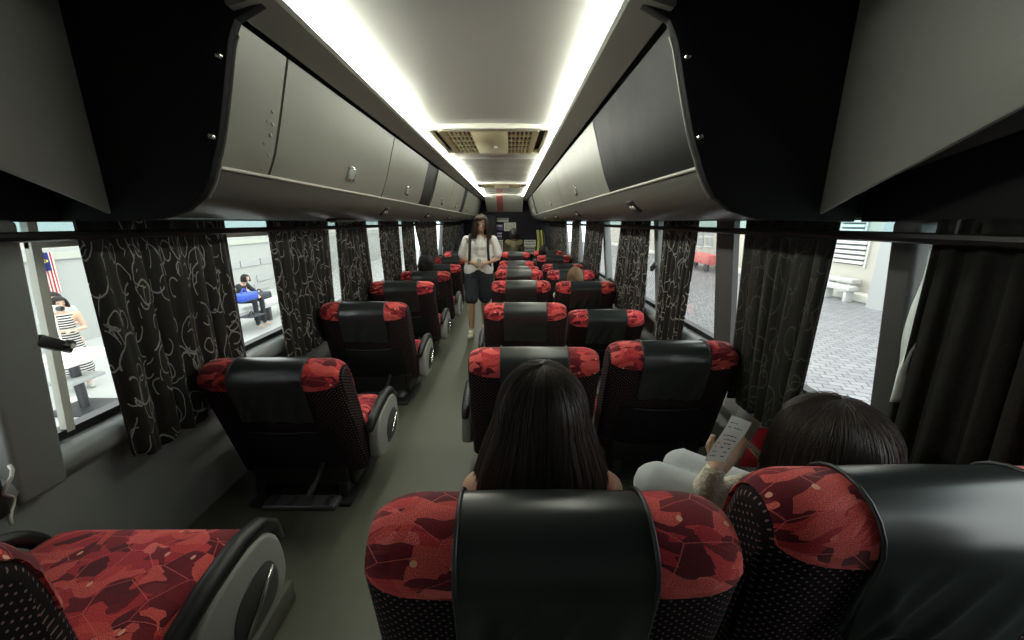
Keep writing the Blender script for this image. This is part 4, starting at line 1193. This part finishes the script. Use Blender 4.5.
# --- passengers further forward
def seated(hp, label, shirt, hm, facing=(0, 1, 0), capped=False, long=False, seat_z=.33, n=350, s=.80, hg=.75, turn=None):
    r = empty('person', (hp.x, hp.y, 0), label, 'person')
    h = hp.z
    fy = 1 if facing[1] >= 0 else -1
    J = dict(head=V(0, 0, h), neck=V(0, -.02, h - .098), chest=V(0, -.02, max(h - .24, seat_z + .17)), waist=V(0, -.01, (max(h - .24, seat_z + .17) + max(seat_z + .09, h - .46)) / 2), pelvis=V(0, .0, max(seat_z + .09, h - .46)),
             shoL=V(-.135, -.02, h - .165), shoR=V(.135, -.02, h - .165), elbL=V(-.17, .05, max(h - .36, .47)), elbR=V(.17, .05, max(h - .36, .47)), wriL=V(-.07, .2, max(h - .36, .49)), wriR=V(.07, .2, max(h - .36, .49)),
             hipL=V(-.07, 0, seat_z + .085), hipR=V(.07, 0, seat_z + .085), kneL=V(-.09, .30, seat_z + .07), kneR=V(.09, .30, seat_z + .07), ankL=V(-.09, .31, .09), ankR=V(.09, .31, .09), toeL=V(-.09, .40, .03), toeR=V(.09, .40, .03))
    fd = turn or facing
    figure(r, J, fd, s, M['skinp'], .011, hn={'L': V(1, 0, -1), 'R': V(-1, 0, -1)})
    blob('shirt', [[(J['chest'], .112 * s), (J['waist'], .112 * s), (J['pelvis'], .12 * s)], [(J['shoL'], .068 * s), (lerp(J['chest'], J['shoL'], .75), .080 * s), (J['chest'] + V(0, 0, .05), .10 * s), (lerp(J['chest'], J['shoR'], .75), .080 * s), (J['shoR'], .068 * s)],
                   [(J['shoL'], .062 * s), (J['elbL'], .052 * s), (lerp(J['elbL'], J['wriL'], .8), .040 * s)], [(J['shoR'], .062 * s), (J['elbR'], .052 * s), (lerp(J['elbR'], J['wriR'], .8), .040 * s)]], shirt, r, .012)
    blob('trousers', [[(J['pelvis'], .118 * s), (J['hipL'], .096 * s), (J['kneL'], .066 * s), (J['ankL'] + V(0, 0, .05), .05 * s)], [(J['pelvis'], .118 * s), (J['hipR'], .096 * s), (J['kneR'], .066 * s), (J['ankR'] + V(0, 0, .05), .05 * s)]], M['denim'], r, .013)
    f2 = Vector((fd[0], fd[1], 0))
    hair(r, V(0, 0, h + .006), f2, (.092 * s, .108 * s, .118 * s), h - (.22 if long else .075), .012 if long else .0, n, hm, .0019, gap=hg, seed=int(h * 999) % 97, seg=8, crown_back=.1)
    if capped:
        c = MB()
        c.lathe([(.100 * s, 0), (.103 * s, .03 * s), (.095 * s, .07 * s), (.07 * s, .10 * s), (.035 * s, .117 * s), (.004, .122 * s)], (0, 0, h + .025), 20)
        co = c.build('cap', M['cap'], r, angle=60)
        f3 = f2.normalized(); sd_ = Vector((f3.y, -f3.x, 0)); bm_ = MB()
        def bf(a, b): 
            an = (a - .5) * 2.2; rad_ = .098 * s + b * .075 * s * cos(an * .7)
            return f3 * cos(an) * rad_ + sd_ * sin(an) * (.098 * s + b * .01) + V(0, 0, h + .030 - .02 * b)
        bm_.grid(bf, 12, 4); bm_.grid(lambda a, b: bf(a, b) + V(0, 0, .006), 12, 4, flip=True)
        bm_.build('peak', M['cap'], co, angle=180)
    return r
seated(at_y(426, 265, 4.45), 'passenger in a black cap by the left windows, fourth or fifth row', M['navy'], M['hair'], capped=True, turn=(.75, .65, -.05))
seated(at_y(459, 249, 7.3), 'passenger in a dark cap far ahead on the left, face turned to the aisle', M['navy'], M['hair'], capped=True, turn=(.9, .3, 0))
seated(at_y(575, 277, 3.84), 'passenger with light brown hair showing above a right window seat back', M['white'], M['hairl'], n=900)
seated(at_y(543.5, 251.5, 6.45), 'passenger with short dark hair far ahead on the right by the yellow green cloth', M['brownshirt'], M['hair'])
hp = at_y(514, 235, 8.35)
seated(hp, 'broad passenger in an olive shirt seen from behind at the front of the aisle', M['olive'], M['hair'], s=1.12, seat_z=.50, hg=1.1)
# crew bench carrying that passenger
r = empty('crew_seat', (hp.x, hp.y - .02, 0), 'plain black crew seat at the head of the aisle', 'seat')
MB().box(-.24, .24, -.16, .24, .34, .42, .03, 3).build('cushion', M['leather'], r)
for a in (-1, 1):
    for b_ in (-.1, .18): MB().tube([(a * .18, b_, 0), (a * .18, b_, .35)], .016, 8).build('leg', M['steel'], r, angle=180)

# ------------------------------------------------------------------ the front bulkhead
def board(name, px0, py0, px1, py1, mt, label, cat, marks=0, seed=1, mk='ink', d=.012):
    a = at_y(px0, py0, Y1); b_ = at_y(px1, py1, Y1)
    r = empty(name, ((a.x + b_.x) / 2, Y1 - d + .018, b_.z), label, cat)
    T_ = Matrix.Translation(-Vector(r.location))
    MB().box(a.x, b_.x, Y1 - d + .006, Y1 + .019, b_.z, a.z, .003, 1).xf(T_).build('sheet', mt, r, angle=None)
    if marks:
        m = MB(); rr = random.Random(seed); h = a.z - b_.z; w = b_.x - a.x
        for j in range(marks):
            z = a.z - h * (.12 + .8 * j / marks); x = a.x + w * .08
            while x < b_.x - w * .1:
                l = w * (.05 + .14 * rr.random())
                m.box(x, min(x + l, b_.x - w * .06), Y1 - d + .003, Y1 - d + .0055, z - h * .3 / marks, z, 0); x += l + w * .04
        m.xf(T_).build('print', M[mk], r, angle=None)
    return r
board('sign', 494.5, 218, 508.6, 222, M['paperg'], 'long narrow grey sign at the top of the black front bulkhead', 'sign', 1, 2)
board('notice_sign', 494.5, 224.3, 502.8, 230.3, M['purple'], 'small purple notice left of the white sheet on the front bulkhead', 'notice', 1, 3, 'paper')
board('notice_sign', 504, 222.6, 516, 231, M['paper'], 'white printed sheet on the front bulkhead', 'notice', 6, 4)
board('notice_sign', 496.5, 232, 502, 239, M['purple'], 'purple notice with a white centre, lower left on the front bulkhead', 'notice', 2, 5, 'paper')
board('notice_sign', 497, 240, 503, 252, M['paper'], 'tall white sheet lowest on the front bulkhead beside the olive shirt', 'notice', 4, 6)
board('wall_mounted_box', 524, 240, 535.5, 246.5, M['paper'], 'white box on the front bulkhead right of the olive shirt', 'box', 2, 7, 'ink', .10)
board('wall_mounted_box', 524.5, 247, 535, 254, M['paperg'], 'grey box below the white box at the front right', 'box', 2, 8, 'ink', .09)
a = at_y(536.5, 230, 9.3); b_ = at_y(545, 256, 9.3)
m = MB(); w = b_.x - a.x
def yf(u, t): return V(a.x + w * (u * (.8 + .2 * t)) + .02 * sin(t * 4), 9.3 + .03 * sin(u * 14 + 1), a.z + (.30 - a.z) * t)
m.grid(yf, 28, 12); o = m.build('hanging_cloth', M['yg'], angle=180, norm=False); so = o.modifiers.new('t', 'SOLIDIFY'); so.thickness = .006
tag(o, 'yellow green cloth hanging at the front right of the bus', 'cloth')
struct(MB().box(CX - 1.0, CX - .22, Y1 - .35, Y1 + .02, 0, E + .15, .02).build('trim_%d' % tn, M['bulk'])); tn += 1

# ------------------------------------------------------------------ outside the windows
GZ = -1.13
XL = -8.6
struct(MB().box(-16, CX - 1.4, -8, 34, GZ - .1, GZ).build('terminal_floor', M['terrf'], angle=None))
struct(MB().box(CX + 1.4, 30, -8, 48, GZ - .1, GZ).build('pavement', M['cobble'], angle=None))
struct(MB().box(XL - .2, XL, -8, 34, GZ, 3.2).build('terminal_wall', M['terr'], angle=None))
# wall cladding: staggered slabs near the bench
wl = MB(); rr = random.Random(2)
cz1 = at_x(255, 257, XL).z; cz0 = at_x(255, 299, XL).z; ch = (cz1 - cz0) / 5
for j in range(5):
    y = 8.0
    while y < 13.5:
        l = .55 + rr.random() * .5
        if rr.random() < .8: wl.box(XL, XL + .03, y, y + l - .06, cz0 + j * ch, cz0 + j * ch + ch * .8, .006, 1)
        y += l
tag(wl.build('wall_cladding', M['shut']), 'pale stone cladding on the waiting hall wall behind the bench', 'cladding', kind='structure')
struct(MB().box(XL, XL + .05, -8, 34, at_x(255, 243, XL).z, at_x(255, 239, XL).z).build('trim_%d' % tn, M['paperg'], angle=None)); tn += 1
struct(MB().box(-4.0, -3.95, 1.4, 12, .98, 1.06).build('trim_%d' % tn, M['frame'], angle=None)); tn += 1
cbl = MB().tube([at_x(24 + i * 5, 238 + 5 * sin(i * .32), -3.9) for i in range(12)], .012, 6)
tag(cbl.build('hanging_cable', M['paperg'], angle=180), 'sagging grey cable above the nearest left window gap', 'cable')
# flag hung vertically
f0 = at_x(38, 253, XL + .1); f1 = at_x(64, 292, XL + .1)
fw = f1.y - f0.y; fh = f0.z - f1.z; fx = XL + .08
fz1 = f0.z; fy0 = f0.y
r = empty('flag', (fx, fy0 + fw / 2, fz1 - fh), 'striped flag with blue canton hanging on the waiting hall wall', 'flag')
fl = MB()
def ff(a, b): return V(.03 * sin(a * 12 + b), -fw / 2 + fw * a, fh * b)
fl.grid(ff, 42, 10); fl.grid(lambda a, b: ff(a, b) + V(.006, 0, 0), 42, 10, flip=True)
fm = stripe_mat('flag_stripes', (.72, .70, .66), (.42, .03, .04), 7 / fw, 1, .5)
fl.build('cloth', fm, r, angle=180)
cn = MB(); cn.grid(lambda a, b: ff(a * .55, .56 + .44 * b) + V(.010, 0, 0), 20, 6); cn.grid(lambda a, b: ff(a * .55, .56 + .44 * b) + V(.016, 0, 0), 20, 6, flip=True)
cn.build('canton', mat('flag_blue', (.02, .03, .16), .8), r, angle=180)
ym = mat('flag_yellow', (.75, .55, .06), .7)
mo = MB(); q_ = fw / 1.15; c0 = (-fw / 2 + .24 * q_, fh * .80); R_ = .15 * q_
outer = [(c0[0] + R_ * cos(t), c0[1] + R_ * sin(t)) for t in [math.radians(60 + 240 * i / 20) for i in range(21)]]
inner = [(c0[0] + (.045 + .125 * cos(t)) * q_, c0[1] + .125 * q_ * sin(t)) for t in [math.radians(290 - 220 * i / 20) for i in range(21)]]
mo.prism(outer + inner, .045, .052, 'x'); mo.build('crescent', ym, r, angle=None)
stp = MB(); c1 = (c0[0] + .15 * q_, c0[1])
stp.prism([(c1[0] + q_ * (.11 if i % 2 == 0 else .055) * cos(pi * i / 14), c1[1] + q_ * (.11 if i % 2 == 0 else .055) * sin(pi * i / 14)) for i in range(28)], .045, .052, 'x'); stp.build('star', ym, r, angle=None)

def standing(fx, fy, label, H_, fd, top, bottom, hm, long, dress=False, armsup=True, seed=4):
    r = empty('person', (fx, fy, GZ), label, 'person')
    s = H_ / 1.6; fd = Vector(fd).normalized(); sd = Vector((-fd.y, fd.x, 0))
    def Q(a, f, z): return sd * a * s + fd * f * s + V(0, 0, z * s)
    J = dict(head=Q(0, .02, 1.48), neck=Q(0, 0, 1.355), chest=Q(0, 0, 1.19), waist=Q(0, 0, 1.02), pelvis=Q(0, 0, .88), shoL=Q(.165, 0, 1.29), shoR=Q(-.165, 0, 1.29),
             elbL=Q(.21, .03, 1.04), elbR=Q(-.21, .03, 1.04), wriL=Q(.05, .20, 1.06), wriR=Q(-.06, .20, 1.06), hipL=Q(.085, 0, .84), hipR=Q(-.085, 0, .84),
             kneL=Q(.085, .02, .46), kneR=Q(-.085, .02, .46), ankL=Q(.085, 0, .09), ankR=Q(-.085, 0, .09), toeL=Q(.09, .12, .035), toeR=Q(-.09, .12, .035))
    figure(r, J, fd, s, M['skinp'], .011, hdir={'L': fd * .5 - sd, 'R': fd * .5 + sd}, hn={'L': V(0, 0, -1), 'R': V(0, 0, -1)})
    if dress:
        blob('dress', [[(Q(0, 0, 1.20), .118 * s), (Q(0, 0, 1.02), .115 * s), (Q(0, 0, .86), .15 * s), (Q(0, 0, .55), .185 * s), (Q(0, 0, .36), .205 * s)], [(Q(.09, 0, 1.28), .06 * s), (Q(-.09, 0, 1.28), .06 * s)]], top, r, .012)
    else:
        blob('shirt', [[(Q(0, 0, 1.2), .122 * s), (Q(0, 0, .86), .13 * s)], [(Q(.1, 0, 1.26), .075 * s), (Q(-.1, 0, 1.26), .075 * s)], [(J['shoL'], .063 * s), (lerp(J['shoL'], J['elbL'], .7), .06 * s)], [(J['shoR'], .063 * s), (lerp(J['shoR'], J['elbR'], .7), .06 * s)]], top, r, .012)
        blob('trousers', [[(J['pelvis'], .12 * s), (J['hipL'], .098 * s), (J['kneL'], .07 * s), (J['ankL'], .055 * s)], [(J['pelvis'], .12 * s), (J['hipR'], .098 * s), (J['kneR'], .07 * s), (J['ankR'], .055 * s)]], bottom, r, .013)
    for a, t in (('ankL', 'toeL'), ('ankR', 'toeR')):
        blob('shoe', [[(J[a] + V(0, 0, -.035 * s), .042 * s), (J[t], .038 * s)]], M['paperg'], r, .01)
    hair(r, J['head'] + V(0, 0, .006), fd, (.094 * s, .110 * s, .120 * s), J['head'].z - (.16 if long else .06) * s, .01 if long else 0, 500, hm, .0026, gap=.85, seed=seed, seg=8)
    return r
wv = at_z(84, 388, GZ)
wv = EYE + (wv - EYE) * 1.0
hh = at_x(74, 291, wv.x)
standing(wv.x, wv.y, 'person in a black and white striped dress outside the nearest left window', 1.34, (.9, -.45, 0), M['stripe'], M['denim'], M['hair'], False, True)
mv = at_x(58, 300, wv.x - .35)
standing(mv.x, mv.y - .05, 'person with short dark hair in a grey shirt behind the striped dress', 1.36, (.9, -.6, 0), M['palegrey'], M['denim'], M['hair'], False, seed=7)
# small camera on a thin stand in front of them
cp = at_x(52, 309, wv.x + .30)
r = empty('camera', (cp.x, cp.y, GZ), 'small white camera on a thin stand in front of the people outside', 'camera')
z = cp.z - GZ
MB().box(-.05, .05, -.055, .055, z - .04, z + .04, .012, 2).build('body', M['paper'], r)
MB().lathe([(.032, 0), (.032, .05), (.026, .055), (.02, .03)], (.05, .025, z), 14, Matrix.Rotation(pi / 2, 3, 'Y')).build('lens', M['ink'], r)
MB().tube([(0, 0, z - .04), (0, 0, .01)], .009, 8).build('stand', M['post'], r, angle=180)
MB().lathe([(.10, 0), (.10, .012), (.02, .02)], (0, 0, 0), 16).build('foot', M['post'], r)
# counter ledge on a single pedestal
lp = at_z(86, 408, GZ)
r = empty('pedestal_table', (lp.x, lp.y, GZ), 'white slab table on one dark pedestal outside the nearest left window', 'table')
tz = at_x(80, 355, lp.x).z - GZ
MB().box(-.24, .24, -.26, .26, tz - .05, tz + .06, .02, 2).build('table_top', M['paper'], r)
MB().tube([(0, 0, .02), (0, 0, tz - .04)], .05, 10).build('pedestal', M['steel'], r)
MB().box(-.28, .28, -.25, .25, 0, .025, .008).build('base_plate', M['steel'], r)
MB().box(-.16, .16, -.2, .2, tz - .30, tz - .25, .01).build('shelf', M['shut'], r)
# waiting hall bench with a person, blue bag and dark bag
bv = at_z(258, 330, GZ)
bx = -6.05
by = at_x(256, 307, bx)
r = empty('bench', (bx, by.y, GZ), 'long white bench in the waiting hall outside the second left gap', 'bench')
bz = by.z - GZ
MB().box(-.20, .20, -1.5, 1.6, bz - .05, bz + .05, .02, 2).build('seat', M['bench'], r)
for q in (-1.3, .2, 1.6): MB().box(-.2, .2, q - .05, q + .05, 0, bz - .05, .01).build('leg', M['steel'], r)
def place(px, py): return at_x(px, py, bx)
hp_ = at_x(241, 279, bx + .05)
r = empty('person', (hp_.x, hp_.y, GZ), 'person in black leaning on a blue bag on the waiting hall bench', 'person')
h = hp_.z - GZ; s = .84
J = dict(head=V(.10, 0, h), neck=V(.03, 0, h - .09), chest=V(-.03, 0, h - .22), waist=V(-.08, 0, h - .36), pelvis=V(-.08, 0, h - .46), shoL=V(0, .14, h - .15), shoR=V(0, -.14, h - .15),
         elbL=V(.16, .19, h - .34), elbR=V(.16, -.12, h - .34), wriL=V(.26, .08, h - .38), wriR=V(.26, 0, h - .38), hipL=V(-.05, .08, h - .47), hipR=V(-.05, -.08, h - .47),
         kneL=V(.30, .12, h - .47), kneR=V(.30, -.12, h - .47), ankL=V(.30, .12, .1), ankR=V(.30, -.12, .1), toeL=V(.42, .12, .03), toeR=V(.42, -.12, .03))
figure(r, J, (1, 0, -.3), s, M['skinp'], .012)
blob('shirt', [[(J['chest'], .12 * s), (J['pelvis'], .13 * s)], [(J['shoL'], .07 * s), (J['chest'] + V(0, 0, .05), .09 * s), (J['shoR'], .07 * s)], [(J['shoL'], .066 * s), (J['elbL'], .056 * s)], [(J['shoR'], .066 * s), (J['elbR'], .056 * s)]], M['cap'], r, .013)
blob('trousers', [[(J['pelvis'], .12 * s), (J['hipL'], .1 * s), (J['kneL'], .07 * s), (J['ankL'], .055 * s)], [(J['pelvis'], .12 * s), (J['hipR'], .1 * s), (J['kneR'], .07 * s), (J['ankR'], .055 * s)]], M['denim'], r, .013)
hair(r, J['head'] + V(0, 0, .006), (1, 0, 0), (.094 * s, .11 * s, .12 * s), h - .06, 0, 400, M['hair'], .0026, gap=.85, seed=31, seg=8)
def bag(px0, py0, px1, py1, X, mt, name, label, strap=True):
    a = at_x(px0, py1, X); b_ = at_x(px1, py0, X); w = min(.26, abs(b_.y - a.y) / 2); hgt = b_.z - a.z
    r = empty(name, (X, (a.y + b_.y) / 2, a.z), label, 'bag')
    m = MB().box(-.16, .16, -w, w, 0, hgt, min(.07, hgt * .3), 3)
    for v in m.v: v += V(0, 0, 0) + .02 * noise.noise_vector(v * 6)
    m.build('bag', mt, r, angle=180)
    MB().tube([(0, -w * .4 + w * .8 * i / 10, hgt - .01 + .10 * sin(pi * i / 10)) for i in range(11)], .014, 6).build('handle', mt, r, angle=180)
    return r
bag(237, 291, 252, 303, bx + .42, M['blue'], 'travel_bag', 'bright blue bag in front of the person on the bench')
bag(253, 291, 266, 301.5, bx + .1, M['dark'], 'travel_bag', 'dark blue bag standing on the white bench')
bag(244, 313, 259, 319, bx + .46, M['dark'], 'suitcase', 'dark case on the floor under the white bench')
# building on the right
XR = 10.9
struct(MB().box(XR, XR + .3, 6.0, 48, GZ + .0, 6.5).build('building_wall', M['bwall'], angle=None))
cr = at_x(868, 300, XR)
struct(MB().box(XR - .9, XR + .3, 3.0, at_x(867, 300, XR - .9).y, GZ, 6.5).build('building_corner', M['shut'], angle=None))
struct(MB().box(XR - .45, XR, 6.0, 48, GZ, GZ + .22, .03).build('kerb', M['kerb']))
def louvre(pxl, pyt, pxr, pyb, n, label):
    a = at_x(pxl, pyt, XR); b_ = at_x(pxr, pyb, XR); y0, y1 = sorted((a.y, b_.y)); z0, z1 = sorted((a.z, b_.z))
    r = empty('louvre_window', (XR, (y0 + y1) / 2, z0), label, 'window')
    d = (y1 - y0) / 2; h = z1 - z0
    MB().box(-.02, .0, -d, d, 0, h).build('opening', M['slot'], r, angle=None)
    for i in range(n):
        z = h * (i + .5) / n
        MB().box(-.10, -.02, -d, d, z - h / n * .30, z + h / n * .30, .01, 1).build('slat', M['louvre'], r)
    MB().box(-.06, .0, -d - .06, -d, -.06, h + .06).build('frame', M['louvre'], r, angle=None)
louvre(845, 219, 866, 233, 3, 'upper louvred opening on the building outside the nearest right gap')
louvre(838, 239, 865, 266, 5, 'lower louvred opening on the building outside the nearest right gap')
def wbench(px0, py, px1, label, X):
    a = at_x(px0, py, X); b_ = at_x(px1, py, X); y0, y1 = sorted((a.y, b_.y))
    r = empty('wall_bench', (X, (y0 + y1) / 2, GZ), label, 'bench', 'white benches by the building')
    z = a.z - GZ; d = (y1 - y0) / 2
    MB().box(-.16, .16, -d, d, z - .07, z + .07, .02).build('seat', M['bench'], r)
    for q in (-d + .15, d - .15): MB().box(-.12, .12, q - .05, q + .05, 0, z - .06, .01).build('leg', M['bench'], r)
wbench(826, 284, 855, 'lower white bench by the building wall outside the nearest right gap', XR - .75)
wbench(829, 277, 858, 'upper white bench rail behind the lower one outside the nearest right gap', XR - .28)
p0 = at_x(695, 252, XR - 1.2); p1 = at_x(708, 268, XR - 1.2)
r = empty('vendor_cart', (p0.x, (p0.y + p1.y) / 2, GZ), 'faded red cart by the building outside the second right gap', 'cart')
yy = abs(p0.y - p1.y) / 2 + .6
MB().box(-.35, .35, -yy, yy, .35, p0.z - GZ, .04).build('body', M['redmark'], r)
for sx in (-.3, .3):
    for q in (-yy + .2, yy - .2): MB().lathe([(.05, -.04), (.22, -.04), (.22, .04), (.05, .04)], (sx, q, .22), 16, Matrix.Rotation(pi / 2, 3, 'Y')).build('wheel', M['black'], r)
for i, (px, py) in enumerate(((700, 236), (709, 236), (700, 246), (709, 246))):
    a = at_x(px, py, XR)
    r = empty('shop_window', (XR, a.y, a.z), ('upper', 'upper', 'lower', 'lower')[i] + (' left', ' right', ' left', ' right')[i] + ' grey window on the building wall beyond the red cart', 'window')
    MB().box(-.03, 0, -.38, .38, 0, .42).build('pane', M['shut'], r, angle=None)
    MB().box(-.05, 0, -.42, .42, -.06, 0).build('ledge', M['louvre'], r, angle=None)

# ------------------------------------------------------------------ light, camera, units
w = bpy.data.worlds.new('daylight'); SC.world = w; w.use_nodes = True
bg = w.node_tree.nodes['Background']; bg.inputs[0].default_value = (.93, 1.0, .97, 1); bg.inputs[1].default_value = 4.0

bpy.context.view_layer.update()
S4 = Matrix.Scale(K, 4)
done = set()
for o in list(bpy.data.objects):
    o.location = Vector(o.location) * K
    if o.type == 'MESH' and o.data.name not in done:
        done.add(o.data.name); o.data.transform(S4)
    for md in o.modifiers:
        if md.type == 'SOLIDIFY': md.thickness *= K
cam = bpy.data.cameras.new('camera'); co = bpy.data.objects.new('camera', cam); COL.objects.link(co)
co.location = EYE * K; co.rotation_euler = CAMR.to_euler()
cam.sensor_width = 36; cam.lens = F / 1024 * 36; cam.clip_start = .02; cam.clip_end = 200
SC.camera = co
vs = SC.view_settings; vs.view_transform = 'Standard'; vs.look = 'None'; vs.gamma = 1; vs.use_curve_mapping = False; vs.exposure = 0.0
SC.cycles.use_denoising = True
SC.cycles.max_bounces = 8; SC.cycles.diffuse_bounces = 4; SC.cycles.transparent_max_bounces = 12
SC.cycles.sample_clamp_indirect = 6
